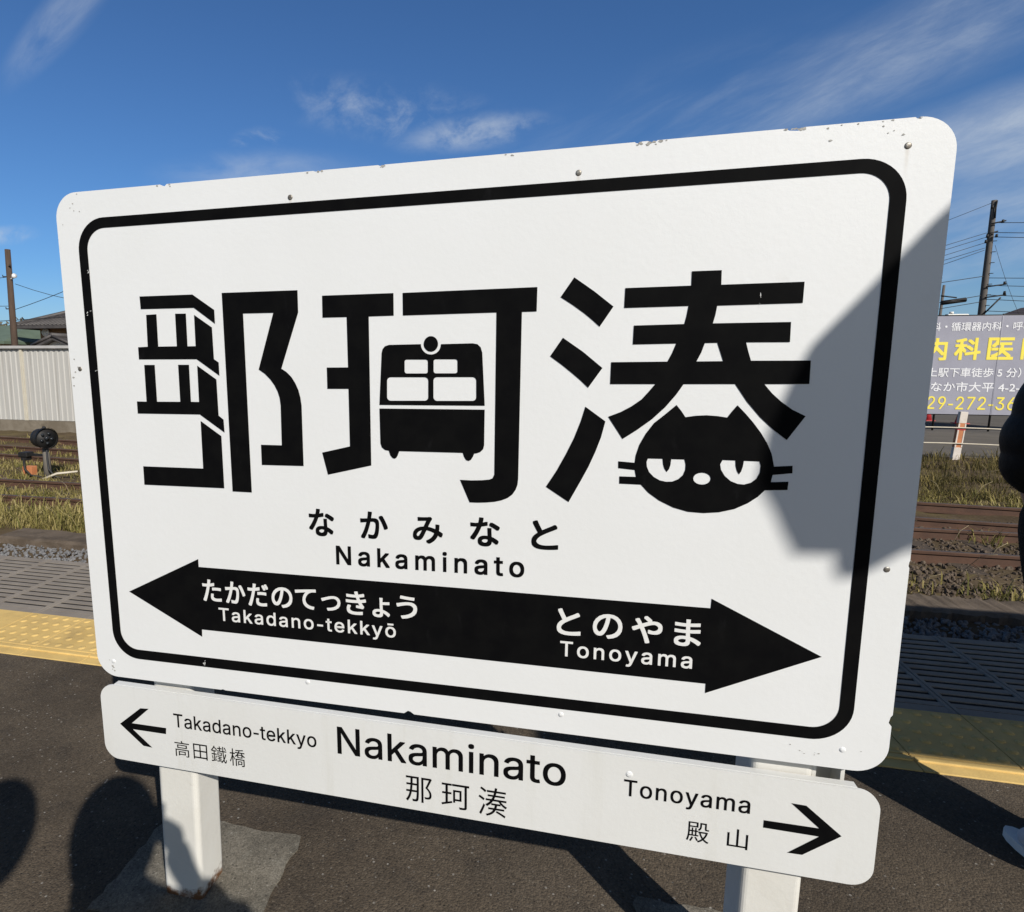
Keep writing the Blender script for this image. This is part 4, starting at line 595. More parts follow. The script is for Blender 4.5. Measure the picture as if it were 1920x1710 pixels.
# lettering: flat outlines fitted to their measured boxes
# Latin letters, in thousandths of an em: advance, points, triangles
GLYPHS = {'T':(0.449,[(32,452),(32,509),(417,509),(417,452),(257,452),(257,0),(193,0),(193,452)],[(0,2,1),(0,3,2),(6,4,7),(6,5,4)]),'a':(0.389,[(160,-9),(137,-7),(115,-3),(94,5),(76,15),(60,29),(48,45),(38,63),(32,84),(30,108),(32,128),(36,146),(43,161),(53,174),(64,184),(78,193),(92,200),(108,206),(125,211),(143,214),(161,217),(178,220),(200,223),(218,225),(234,227),(247,229),(257,231),(265,235),(271,240),(274,246),(276,255),(276,257),(275,272),(272,285),(267,297),(260,307),(251,315),(240,322),(227,327),(212,330),(196,331),(178,330),(163,327),(149,322),(137,316),(127,309),(118,301),(110,292),(104,283),(100,274),(41,291),(51,313),(64,331),(79,346),(95,358),(114,368),(133,375),(153,380),(173,383),(194,384),(208,384),(223,382),(239,379),(255,375),(271,369),(286,360),(300,350),(312,336),(322,320),(330,301),(335,278),(337,251),(337,0),(277,0),(277,52),(272,52),(267,43),(260,34),(252,25),(242,16),(229,8),(215,1),(199,-4),(181,-7),(170,45),(192,47),(211,51),(228,59),(242,68),(254,80),(263,93),(270,108),(274,122),(276,138),(276,190),(272,187),(267,184),(259,182),(251,180),(241,178),(231,176),(221,174),(210,173),(200,171),(191,170),(182,169),(175,168),(161,166),(147,163),(134,159),(122,153),(112,147),(103,139),(97,130),(93,118),(92,105),(93,93),(96,82),(102,72),(109,64),(119,57),(130,52),(142,48),(156,46)],[(58,60,59),(58,61,60),(57,61,58),(57,62,61),(56,62,57),(56,63,62),(55,63,56),(55,64,63),(55,65,64),(54,65,55),(54,66,65),(53,66,54),(53,67,66),(52,67,53),(52,40,67),(40,39,67),(39,68,67),(51,41,52),(41,40,52),(51,42,41),(38,68,39),(51,43,42),(37,68,38),(51,44,43),(36,68,37),(36,69,68),(51,45,44),(35,69,36),(50,45,51),(50,46,45),(34,69,35),(34,70,69),(50,47,46),(33,70,34),(50,48,47),(49,48,50),(32,70,33),(32,71,70),(31,71,32),(30,71,31),(29,71,30),(29,72,71),(28,72,29),(27,72,28),(26,94,27),(94,72,27),(25,94,26),(24,94,25),(23,94,24),(22,94,23),(21,94,22),(20,94,21),(19,94,20),(18,94,19),(17,94,18),(16,94,17),(15,94,16),(14,94,15),(14,95,94),(93,72,94),(14,96,95),(14,97,96),(13,97,14),(13,98,97),(13,99,98),(13,100,99),(13,101,100),(13,102,101),(12,102,13),(12,103,102),(12,104,103),(12,105,104),(12,106,105),(12,107,106),(12,108,107),(12,109,108),(11,109,12),(11,110,109),(11,111,110),(11,112,111),(10,112,11),(10,113,112),(92,72,93),(10,114,113),(9,114,10),(91,72,92),(9,115,114),(8,115,9),(90,72,91),(8,116,115),(89,72,90),(8,117,116),(7,117,8),(7,118,117),(88,74,89),(74,72,89),(7,119,118),(87,74,88),(7,120,119),(6,120,7),(86,75,87),(75,74,87),(6,121,120),(6,122,121),(86,76,75),(73,72,74),(85,76,86),(6,123,122),(84,76,85),(6,84,123),(6,76,84),(5,76,6),(5,77,76),(5,78,77),(4,78,5),(4,79,78),(4,80,79),(3,80,4),(3,81,80),(2,81,3),(2,82,81),(1,82,2),(1,83,82),(0,83,1)]),'k':(0.381,[(48,0,0),(111,0,0),(111,509,0),(48,509,0),(105,118,1),(105,196,1),(272,382,1),(350,382,1),(165,195,2),(215,226,2),(366,0,2),(289,0,2)],[(0,1,2),(0,2,3),(4,7,5),(5,7,6),(8,11,10),(8,10,9)]),'d':(0.424,[(195,-8),(165,-6),(137,3),(111,16),(89,34),(70,57),(55,84),(43,116),(36,151),(34,189),(36,227),(43,261),(55,293),(70,320),(89,342),(112,361),(137,374),(165,382),(196,384),(218,383),(237,379),(253,373),(267,364),(278,355),(287,346),(295,336),(301,327),(306,319),(311,319),(311,509),(372,509),(372,0),(313,0),(313,59),(307,59),(301,50),(295,41),(287,31),(277,21),(266,12),(252,4),(236,-3),(217,-7),(205,47),(226,49),(246,55),(263,65),(278,78),(290,95),(299,115),(306,138),(310,162),(312,189),(310,216),(306,241),(300,263),(290,282),(278,299),(263,312),(246,322),(227,328),(205,330),(182,328),(162,322),(145,311),(130,298),(118,281),(108,261),(102,239),(98,215),(96,189),(98,163),(102,139),(109,117),(118,97),(130,80),(145,66),(162,55),(182,49)],[(28,30,29),(28,31,30),(17,19,18),(17,20,19),(16,20,17),(16,21,20),(15,21,16),(15,22,21),(15,23,22),(14,23,15),(14,24,23),(14,25,24),(13,61,14),(61,25,14),(61,26,25),(13,62,61),(60,26,61),(59,26,60),(13,63,62),(59,27,26),(58,27,59),(13,64,63),(12,64,13),(58,28,27),(58,57,28),(57,56,28),(56,55,28),(55,54,28),(54,31,28),(12,65,64),(12,66,65),(11,66,12),(11,67,66),(10,67,11),(10,68,67),(53,31,54),(10,69,68),(9,69,10),(52,31,53),(9,70,69),(9,71,70),(51,31,52),(8,71,9),(8,72,71),(50,31,51),(7,72,8),(7,73,72),(49,31,50),(7,74,73),(6,74,7),(48,31,49),(6,75,74),(47,33,48),(33,31,48),(5,75,6),(5,76,75),(46,33,47),(5,77,76),(45,34,46),(34,33,46),(45,35,34),(32,31,33),(4,77,5),(4,78,77),(44,35,45),(44,36,35),(4,43,78),(43,36,44),(4,36,43),(4,37,36),(3,37,4),(3,38,37),(3,39,38),(2,39,3),(2,40,39),(2,41,40),(1,41,2),(1,42,41),(0,42,1)]),'n':(0.41,[(114,227),(114,0),(53,0),(53,379),(112,379),(112,287),(102,287),(116,319),(132,344),(152,362),(175,374),(200,382),(227,384),(252,383),(275,377),(295,369),(313,356),(328,340),(341,321),(350,298),(355,271),(357,240),(357,0),(296,0),(296,235),(293,263),(286,286),(273,304),(256,318),(235,326),(210,329),(192,328),(176,324),(161,317),(147,308),(136,297),(126,283),(119,266),(115,248)],[(11,13,12),(11,14,13),(10,14,11),(2,4,3),(2,6,4),(6,5,4),(10,15,14),(9,15,10),(9,16,15),(8,16,9),(8,17,16),(7,31,8),(31,17,8),(31,30,17),(30,18,17),(29,18,30),(7,32,31),(28,18,29),(7,33,32),(28,19,18),(6,33,7),(27,19,28),(6,34,33),(6,35,34),(26,19,27),(26,20,19),(6,36,35),(2,37,6),(37,36,6),(25,20,26),(25,21,20),(2,38,37),(24,21,25),(2,0,38),(24,22,21),(23,22,24),(2,1,0)]),'o':(0.415,[(207,-8),(174,-5),(144,3),(117,16),(93,35),(72,58),(56,85),(44,116),(37,150),(34,187),(37,225),(44,260),(56,291),(72,318),(93,341),(117,360),(144,374),(174,382),(207,384),(241,382),(271,374),(299,360),(323,341),(343,318),(359,291),(371,260),(379,225),(381,187),(379,150),(371,116),(359,85),(343,58),(323,35),(299,16),(271,3),(241,-5),(207,46),(231,49),(252,55),(270,66),(285,80),(298,97),(307,117),(314,139),(318,163),(319,187),(318,212),(314,236),(307,258),(298,278),(285,296),(270,310),(252,321),(231,328),(207,330),(184,328),(163,321),(145,310),(130,296),(118,278),(108,258),(102,236),(98,212),(96,187),(98,163),(102,139),(108,117),(118,97),(130,80),(145,66),(163,55),(184,49)],[(17,19,18),(16,19,17),(16,20,19),(15,20,16),(15,21,20),(14,21,15),(14,22,21),(13,22,14),(13,54,22),(54,23,22),(54,55,13),(54,23,53),(13,56,55),(52,23,53),(13,57,56),(51,23,52),(12,57,13),(51,24,23),(12,58,57),(50,24,51),(12,59,58),(49,24,50),(11,59,12),(49,25,24),(11,60,59),(48,25,49),(10,60,11),(48,26,25),(10,61,60),(47,26,48),(10,62,61),(46,26,47),(46,27,26),(9,62,10),(9,63,62),(45,27,46),(8,63,9),(8,64,63),(44,27,45),(44,28,27),(8,65,64),(43,28,44),(43,29,28),(7,65,8),(7,66,65),(42,29,43),(7,67,66),(41,29,42),(6,67,7),(41,30,29),(6,68,67),(40,30,41),(5,68,6),(40,31,30),(5,69,68),(39,31,40),(5,70,69),(38,31,39),(4,70,5),(38,32,31),(4,71,70),(37,32,38),(4,36,71),(36,32,37),(4,32,36),(3,32,4),(3,33,32),(2,33,3),(2,34,33),(1,34,2),(1,35,34),(0,35,1)]),'t':(0.227,[(204,379),(204,327),(6,327),(6,379),(65,471),(126,471),(126,98),(127,83),(130,70),(136,61),(144,55),(156,51),(170,50),(175,50),(180,50),(185,51),(191,52),(197,53),(202,54),(213,2),(207,0),(200,-2),(192,-3),(184,-3),(176,-4),(168,-4),(138,-1),(113,7),(92,21),(77,41),(68,64),(65,93)],[(31,5,4),(31,6,5),(2,0,3),(2,1,0),(31,7,6),(30,7,31),(30,8,7),(30,9,8),(29,9,30),(29,10,9),(29,11,10),(17,19,18),(16,19,17),(15,19,16),(29,12,11),(14,19,15),(13,19,14),(12,19,13),(29,19,12),(28,19,29),(27,19,28),(26,19,27),(26,20,19),(26,21,20),(25,21,26),(25,22,21),(22,23,25),(25,24,23)]),'e':(0.404,[(212,-8),(177,-5),(145,3),(117,16),(92,35),(72,58),(56,85),(44,116),(37,150),(34,187),(36,224),(44,258),(55,290),(71,317),(91,340),(115,359),(142,373),(172,382),(205,384),(226,383),(246,380),(266,374),(285,366),(303,355),(319,341),(334,324),(347,305),(357,282),(365,256),(370,227),(371,194),(371,169),(75,169),(75,221),(338,221),(310,202),(308,226),(304,248),(298,269),(288,286),(277,301),(263,314),(246,323),(227,328),(205,330),(183,328),(164,323),(146,313),(131,301),(119,286),(109,270),(102,251),(97,231),(96,211),(96,178),(98,151),(102,127),(110,106),(121,88),(135,73),(151,61),(169,53),(190,48),(212,46),(227,47),(241,49),(254,53),(265,58),(276,65),(285,73),(294,82),(300,93),(306,105),(365,91),(358,72),(348,55),(335,39),(320,26),(302,14),(283,4),(261,-3),(237,-7)],[(17,19,18),(17,20,19),(16,20,17),(16,21,20),(16,22,21),(15,22,16),(15,23,22),(14,23,15),(14,24,23),(14,25,24),(13,45,14),(45,44,14),(44,25,14),(43,25,44),(42,25,43),(13,46,45),(42,26,25),(41,26,42),(13,47,46),(12,47,13),(40,26,41),(12,48,47),(40,27,26),(39,27,40),(12,49,48),(11,49,12),(11,50,49),(38,27,39),(38,28,27),(11,51,50),(37,28,38),(10,51,11),(37,29,28),(10,52,51),(36,29,37),(10,33,52),(33,53,52),(36,34,29),(34,30,29),(35,34,36),(9,33,10),(9,32,33),(53,34,33),(53,30,34),(54,30,53),(54,31,30),(8,32,9),(55,31,54),(8,31,32),(8,55,31),(8,56,55),(7,56,8),(7,57,56),(6,57,7),(6,58,57),(71,73,72),(70,73,71),(70,74,73),(6,59,58),(5,59,6),(69,74,70),(5,60,59),(68,74,69),(68,75,74),(67,75,68),(5,61,60),(66,75,67),(4,61,5),(66,76,75),(4,62,61),(65,76,66),(64,76,65),(4,63,62),(63,76,64),(4,76,63),(4,77,76),(3,77,4),(3,78,77),(2,78,3),(2,79,78),(2,80,79),(1,80,2),(1,81,80),(0,81,1)]),'y':(0.389,[(47,-139),(61,-86),(71,-87),(83,-89),(94,-90),(104,-89),(113,-86),(122,-81),(130,-74),(138,-64),(145,-51),(151,-36),(163,-1),(17,379),(84,379),(165,155),(173,132),(180,109),(187,87),(193,64),(199,42),(206,21),(184,21),(190,42),(196,64),(202,87),(209,110),(216,132),(224,155),(305,379),(371,379),(204,-58),(196,-77),(187,-93),(177,-107),(165,-119),(153,-128),(139,-136),(125,-141),(109,-144),(91,-145),(82,-145),(73,-144),(65,-143),(57,-142),(52,-140)],[(12,14,13),(12,15,14),(28,30,29),(28,31,30),(12,16,15),(27,31,28),(26,31,27),(12,17,16),(25,21,26),(21,31,26),(12,18,17),(24,21,25),(12,19,18),(23,20,24),(20,21,24),(12,23,19),(23,20,19),(12,22,23),(12,21,22),(12,31,21),(11,31,12),(10,31,11),(9,31,10),(9,32,31),(8,32,9),(7,32,8),(7,33,32),(6,33,7),(0,2,1),(5,33,6),(0,3,2),(4,33,5),(0,4,3),(0,33,4),(0,34,33),(0,35,34),(0,36,35),(0,37,36),(0,38,37),(45,38,0),(44,38,45),(44,39,38),(43,39,44),(42,39,43),(42,40,39),(41,40,42)]),'N':(0.523,[(60,0),(60,509),(136,509),(343,183),(349,174),(355,163),(363,151),(371,137),(379,122),(388,107),(396,90),(405,73),(414,55),(405,54),(403,72),(402,90),(401,108),(400,126),(399,142),(399,157),(399,171),(399,184),(399,195),(399,509),(463,509),(463,0),(387,0),(202,290),(194,303),(186,317),(177,331),(168,346),(159,363),(148,381),(136,402),(123,425),(108,452),(119,454),(120,429),(121,406),(122,384),(123,363),(124,345),(124,328),(125,313),(125,301),(125,291),(125,0)],[(0,36,1),(36,2,1),(36,37,2),(37,3,2),(22,24,23),(22,25,24),(38,3,37),(0,38,36),(38,35,36),(0,39,38),(35,3,38),(34,3,35),(0,40,39),(33,3,34),(0,41,40),(32,3,33),(0,42,41),(31,3,32),(30,3,31),(0,43,42),(29,3,30),(0,44,43),(28,3,29),(0,45,44),(27,3,28),(0,46,45),(0,47,46),(26,3,27),(21,25,22),(20,25,21),(26,4,3),(26,5,4),(19,25,20),(26,6,5),(18,25,19),(26,7,6),(17,25,18),(26,8,7),(16,25,17),(26,9,8),(15,25,16),(26,10,9),(14,11,15),(11,25,15),(26,14,10),(14,11,10),(12,25,11),(26,13,14),(13,25,12),(26,25,13)]),'m':(0.61,[(53,0),(53,379),(112,379),(112,295),(108,295),(114,314),(122,331),(132,346),(144,358),(158,368),(172,376),(187,382),(203,385),(219,386),(245,383),(268,375),(287,361),(303,342),(314,320),(321,295),(312,295),(318,312),(326,329),(337,343),(350,356),(364,366),(381,375),(398,381),(417,385),(437,386),(458,385),(478,380),(497,372),(514,361),(529,346),(541,328),(550,307),(555,283),(557,255),(557,0),(496,0),(496,254),(493,279),(485,298),(473,313),(456,323),(438,329),(419,330),(402,329),(387,326),(374,320),(363,312),(353,302),(345,290),(340,277),(336,263),(335,247),(335,0),(274,0),(274,260),(272,280),(265,297),(253,311),(238,322),(220,328),(199,330),(185,329),(171,326),(158,320),(145,312),(135,302),(126,289),(119,274),(115,257),(114,238),(114,0)],[(12,14,13),(28,30,29),(11,14,12),(27,30,28),(27,31,30),(11,15,14),(10,15,11),(26,31,27),(26,32,31),(0,2,1),(0,4,2),(4,3,2),(9,15,10),(25,32,26),(9,16,15),(25,33,32),(8,16,9),(24,33,25),(8,17,16),(24,34,33),(7,17,8),(23,34,24),(23,35,34),(6,17,7),(22,47,23),(47,35,23),(6,65,17),(65,18,17),(5,66,6),(66,65,6),(64,18,65),(22,48,47),(46,35,47),(5,67,66),(22,49,48),(21,49,22),(45,35,46),(45,36,35),(63,18,64),(5,68,67),(21,50,49),(44,36,45),(62,18,63),(5,69,68),(62,19,18),(21,51,50),(4,69,5),(43,36,44),(20,51,21),(4,70,69),(20,52,51),(61,19,62),(43,37,36),(20,53,52),(4,71,70),(42,37,43),(60,20,61),(20,19,61),(0,72,4),(72,71,4),(60,53,20),(60,54,53),(42,38,37),(59,54,60),(41,38,42),(59,55,54),(0,73,72),(59,56,55),(58,56,59),(0,74,73),(41,39,38),(40,39,41),(58,57,56),(0,75,74)]),'i':(0.167,[(84,443),(73,444),(63,448),(54,455),(47,463),(43,472),(41,483),(43,494),(47,504),(54,512),(63,518),(73,522),(84,524),(95,522),(105,518),(114,512),(121,504),(125,494),(126,483),(125,472),(121,463),(114,455),(105,448),(95,444),(53,0),(53,379),(114,379),(114,0)],[(24,26,25),(24,27,26),(11,13,12),(10,13,11),(10,14,13),(9,14,10),(9,15,14),(8,15,9),(8,16,15),(7,16,8),(7,17,16),(6,17,7),(6,18,17),(5,18,6),(5,19,18),(4,19,5),(4,20,19),(3,20,4),(3,21,20),(2,21,3),(2,22,21),(1,22,2),(1,23,22),(0,23,1)]),'ō':(0.415,[(302,506),(302,458),(113,458),(113,506),(207,-8),(174,-5),(144,3),(117,16),(93,35),(72,58),(56,85),(44,116),(37,150),(34,187),(37,225),(44,260),(56,291),(72,318),(93,341),(117,360),(144,374),(174,382),(207,384),(241,382),(271,374),(299,360),(323,341),(343,318),(359,291),(371,260),(379,225),(381,187),(379,150),(371,116),(359,85),(343,58),(323,35),(299,16),(271,3),(241,-5),(207,46),(231,49),(252,55),(270,66),(285,80),(298,97),(307,117),(314,139),(318,163),(319,187),(318,212),(314,236),(307,258),(298,278),(285,296),(270,310),(252,321),(231,328),(207,330),(184,328),(163,321),(145,310),(130,296),(118,278),(108,258),(102,236),(98,212),(96,187),(98,163),(102,139),(108,117),(118,97),(130,80),(145,66),(163,55),(184,49)],[(21,23,22),(20,23,21),(20,24,23),(19,24,20),(19,25,24),(18,25,19),(18,26,25),(17,26,18),(17,58,26),(58,27,26),(58,59,17),(58,27,57),(17,60,59),(56,27,57),(17,61,60),(55,27,56),(16,61,17),(55,28,27),(16,62,61),(54,28,55),(16,63,62),(53,28,54),(15,63,16),(53,29,28),(15,64,63),(52,29,53),(14,64,15),(52,30,29),(14,65,64),(51,30,52),(14,66,65),(50,30,51),(50,31,30),(13,66,14),(13,67,66),(49,31,50),(12,67,13),(12,68,67),(48,31,49),(48,32,31),(12,69,68),(47,32,48),(47,33,32),(11,69,12),(11,70,69),(46,33,47),(11,71,70),(45,33,46),(10,71,11),(45,34,33),(10,72,71),(44,34,45),(9,72,10),(44,35,34),(9,73,72),(43,35,44),(9,74,73),(42,35,43),(8,74,9),(42,36,35),(8,75,74),(41,36,42),(8,40,75),(40,36,41),(8,36,40),(7,36,8),(7,37,36),(6,37,7),(6,38,37),(5,38,6),(5,39,38),(4,39,5),(2,0,3),(2,1,0)]),'-':(0.3,[(50,160),(250,160),(250,215),(50,215)],[(0,1,2),(0,2,3)]),'2':(0.453,[(64,0),(64,47),(234,229),(252,248),(268,266),(282,282),(294,298),(303,312),(311,327),(316,341),(319,356),(320,371),(319,389),(315,405),(308,419),(298,431),(287,441),(273,449),(258,455),(241,458),(224,460),(205,458),(188,454),(172,447),(159,438),(148,427),(139,413),(132,398),(128,381),(127,362),(66,362),(68,391),(75,418),(86,442),(102,464),(121,482),(143,496),(168,507),(196,513),(225,516),(254,513),(281,507),(306,497),(328,482),(346,465),(361,445),(372,423),(379,398),(381,372),(380,354),(377,336),(371,318),(363,299),(351,280),(336,259),(317,235),(294,209),(267,180),(153,60),(153,57),(389,57),(389,0)],[(38,40,39),(38,41,40),(37,41,38),(37,42,41),(36,42,37),(36,43,42),(35,43,36),(35,44,43),(34,44,35),(34,20,44),(20,19,44),(19,45,44),(33,21,34),(21,20,34),(18,45,19),(33,22,21),(17,45,18),(33,23,22),(16,45,17),(33,24,23),(16,46,45),(32,24,33),(15,46,16),(32,25,24),(14,46,15),(32,26,25),(14,47,46),(13,47,14),(31,26,32),(31,27,26),(12,47,13),(12,48,47),(31,28,27),(30,28,31),(11,48,12),(30,29,28),(11,49,48),(10,49,11),(9,49,10),(9,50,49),(8,50,9),(8,51,50),(7,51,8),(7,52,51),(6,52,7),(6,53,52),(5,53,6),(4,53,5),(4,54,53),(3,54,4),(3,55,54),(2,55,3),(2,56,55),(1,56,2),(1,57,56),(1,58,57),(1,59,58),(1,60,59),(1,61,60),(0,61,1)]),'3':(0.453,[(218,-7),(188,-5),(159,1),(133,10),(108,22),(88,38),(70,57),(57,79),(48,104),(44,132),(109,132),(112,115),(118,100),(126,87),(137,76),(150,66),(165,59),(182,54),(200,51),(219,50),(239,51),(258,55),(275,61),(291,69),(304,80),(315,93),(323,108),(328,125),(329,145),(328,163),(323,180),(316,196),(306,211),(292,223),(275,234),(254,241),(229,246),(201,248),(157,248),(157,299),(288,448),(288,452),(70,452),(70,509),(372,509),(372,461),(211,278),(211,289),(247,290),(279,286),(308,276),(333,262),(354,244),(371,222),(383,198),(391,173),(393,145),(390,116),(383,90),(370,66),(354,45),(333,27),(309,12),(281,2),(251,-5)],[(42,44,43),(42,45,44),(42,41,45),(41,40,45),(40,46,45),(39,47,40),(47,46,40),(38,47,39),(47,49,48),(38,49,47),(38,50,49),(38,51,50),(38,37,51),(37,52,51),(36,52,37),(35,52,36),(35,53,52),(34,53,35),(33,53,34),(32,53,33),(32,54,53),(31,54,32),(31,55,54),(30,55,31),(29,55,30),(29,56,55),(28,56,29),(27,56,28),(27,57,56),(8,10,9),(8,11,10),(26,57,27),(26,58,57),(8,12,11),(25,58,26),(7,12,8),(7,13,12),(24,58,25),(24,59,58),(7,14,13),(23,59,24),(6,14,7),(6,15,14),(22,59,23),(6,16,15),(22,60,59),(21,60,22),(6,17,16),(5,17,6),(20,60,21),(5,18,17),(19,60,20),(5,19,18),(5,60,19),(5,61,60),(4,61,5),(4,62,61),(3,62,4),(3,63,62),(2,63,3),(2,64,63),(1,64,2),(1,0,64)]),'6':(0.453,[(226,-7),(196,-4),(168,3),(142,15),(119,31),(100,51),(84,74),(73,101),(66,130),(64,162),(65,187),(71,212),(80,239),(93,268),(112,302),(137,340),(252,509),(322,509),(151,261),(145,261),(151,270),(157,279),(165,288),(174,295),(184,302),(196,307),(208,311),(221,313),(235,314),(265,312),(291,305),(316,295),(337,280),(355,262),(370,240),(380,215),(387,187),(389,157),(387,127),(379,98),(368,73),(352,50),(333,30),(310,14),(284,3),(257,-4),(226,48),(245,50),(263,55),(279,63),(293,73),(304,86),(314,101),(322,119),(326,137),(327,157),(326,178),(322,196),(314,213),(304,228),(293,241),(279,251),(263,259),(245,264),(226,265),(207,264),(190,259),(174,252),(160,241),(148,229),(138,214),(131,197),(126,179),(125,158),(126,138),(131,119),(138,102),(148,86),(160,73),(174,63),(190,55),(207,50)],[(15,17,16),(15,23,17),(23,18,17),(14,23,15),(27,29,28),(26,29,27),(26,30,29),(25,30,26),(24,30,25),(24,31,30),(13,23,14),(23,31,24),(13,22,23),(18,31,23),(18,32,31),(13,21,22),(18,64,32),(64,33,32),(13,20,21),(13,19,20),(12,19,13),(64,65,18),(63,33,64),(18,66,65),(62,33,63),(62,34,33),(12,18,19),(12,66,18),(12,67,66),(61,34,62),(12,68,67),(60,34,61),(12,69,68),(59,34,60),(59,35,34),(11,69,12),(11,70,69),(58,35,59),(58,36,35),(11,71,70),(57,36,58),(10,71,11),(10,72,71),(56,36,57),(56,37,36),(9,72,10),(9,73,72),(55,37,56),(8,73,9),(8,74,73),(54,37,55),(54,38,37),(8,75,74),(53,38,54),(7,75,8),(53,39,38),(7,76,75),(52,39,53),(7,77,76),(51,39,52),(6,77,7),(51,40,39),(6,78,77),(50,40,51),(5,78,6),(5,79,78),(49,40,50),(49,41,40),(5,80,79),(48,41,49),(5,81,80),(47,41,48),(4,81,5),(4,46,81),(46,41,47),(46,42,41),(4,42,46),(3,42,4),(3,43,42),(2,43,3),(2,44,43),(1,44,2),(1,45,44),(0,45,1)]),'7':(0.453,[(97,0),(323,448),(323,452),(62,452),(62,509),(391,509),(391,449),(165,0)],[(3,5,4),(3,2,5),(2,6,5),(1,6,2),(1,7,6),(0,7,1)]),'9':(0.453,[(226,516),(256,513),(285,506),(310,494),(333,478),(352,458),(368,434),(380,408),(387,378),(389,347),(387,322),(382,296),(373,270),(359,240),(340,207),(315,168),(200,0),(130,0),(301,248),(307,248),(302,238),(295,229),(287,221),(278,214),(268,207),(257,202),(245,198),(232,195),(218,195),(188,197),(161,203),(137,214),(116,229),(98,247),(83,269),(72,294),(66,321),(64,352),(66,382),(73,411),(85,436),(101,459),(120,479),(143,494),(168,506),(196,513),(226,460),(207,459),(190,454),(174,446),(160,435),(148,423),(138,407),(131,390),(127,372),(125,352),(127,331),(131,313),(138,295),(148,280),(160,268),(174,257),(190,250),(207,245),(226,243),(245,245),(263,249),(279,257),(293,267),(305,280),(314,295),(322,312),(326,330),(327,350),(326,371),(322,390),(314,407),(305,422),(293,435),(279,446),(263,454),(245,459)],[(45,1,0),(44,1,45),(44,2,1),(43,2,44),(43,3,2),(42,3,43),(42,4,3),(41,4,42),(41,46,4),(46,5,4),(41,47,46),(81,5,46),(40,47,41),(40,48,47),(80,5,81),(80,6,5),(40,49,48),(79,6,80),(40,50,49),(78,6,79),(39,50,40),(39,51,50),(77,6,78),(77,7,6),(39,52,51),(76,7,77),(38,52,39),(76,8,7),(38,53,52),(75,8,76),(38,54,53),(74,8,75),(37,54,38),(74,9,8),(37,55,54),(73,9,74),(36,55,37),(36,56,55),(72,9,73),(72,10,9),(36,57,56),(71,10,72),(71,11,10),(35,57,36),(35,58,57),(70,11,71),(70,12,11),(35,59,58),(69,12,70),(34,59,35),(34,60,59),(68,12,69),(68,13,12),(33,60,34),(33,61,60),(67,13,68),(33,62,61),(66,19,67),(19,13,67),(33,63,62),(65,18,66),(18,19,66),(65,24,18),(24,17,18),(20,13,19),(32,63,33),(32,64,63),(64,24,65),(32,24,64),(20,14,13),(21,14,20),(22,14,21),(31,24,32),(23,14,22),(30,24,31),(24,14,23),(30,25,24),(17,14,24),(17,15,14),(29,25,30),(29,26,25),(29,27,26),(28,27,29),(17,16,15)])}
def latin(s, track):
    vs = []; fs = []; x = 0.0
    for ch in s:
        adv, gv, gf = GLYPHS[ch]; n = len(vs)
        vs += [Vector((x+p[0]/1000, p[1]/1000, p[2] if len(p) > 2 else 0)) for p in gv]; fs += [tuple(i+n for i in f) for f in gf]; x += adv+track
    return vs, fs
STYLE = {'kana': .025, 'wkana': .021, 'roman': .013, 'wroman': .009, 's_roman': .006, 's_kanji': 0.0, 'bw': .012, 'by': .026, 'bn': .008}
pend = {}
for s in sorted({t[1] for t in TXT+BTXT}):
    if all(ch in GLYPHS for ch in s): continue
    cu = bpy.data.curves.new('lettering', 'FONT'); cu.body = s; cu.size = 1.0; cu.resolution_u = 5; cu.fill_mode = 'BOTH'
    o = bpy.data.objects.new('lettering', cu); C.objects.link(o); pend[s] = o
bpy.context.view_layer.update(); dg = bpy.context.evaluated_depsgraph_get()
def text_mesh(o):
    me = bpy.data.meshes.new_from_object(o.evaluated_get(dg)); vs = [v.co.copy() for v in me.vertices]; fs = [tuple(p.vertices) for p in me.polygons]
    bpy.data.meshes.remove(me); return vs, fs
shapes_ = {s: text_mesh(o) for s, o in pend.items()}
for o in pend.values():
    d = o.data; bpy.data.objects.remove(o); bpy.data.curves.remove(d)
CAP = 0.509
sets = {}
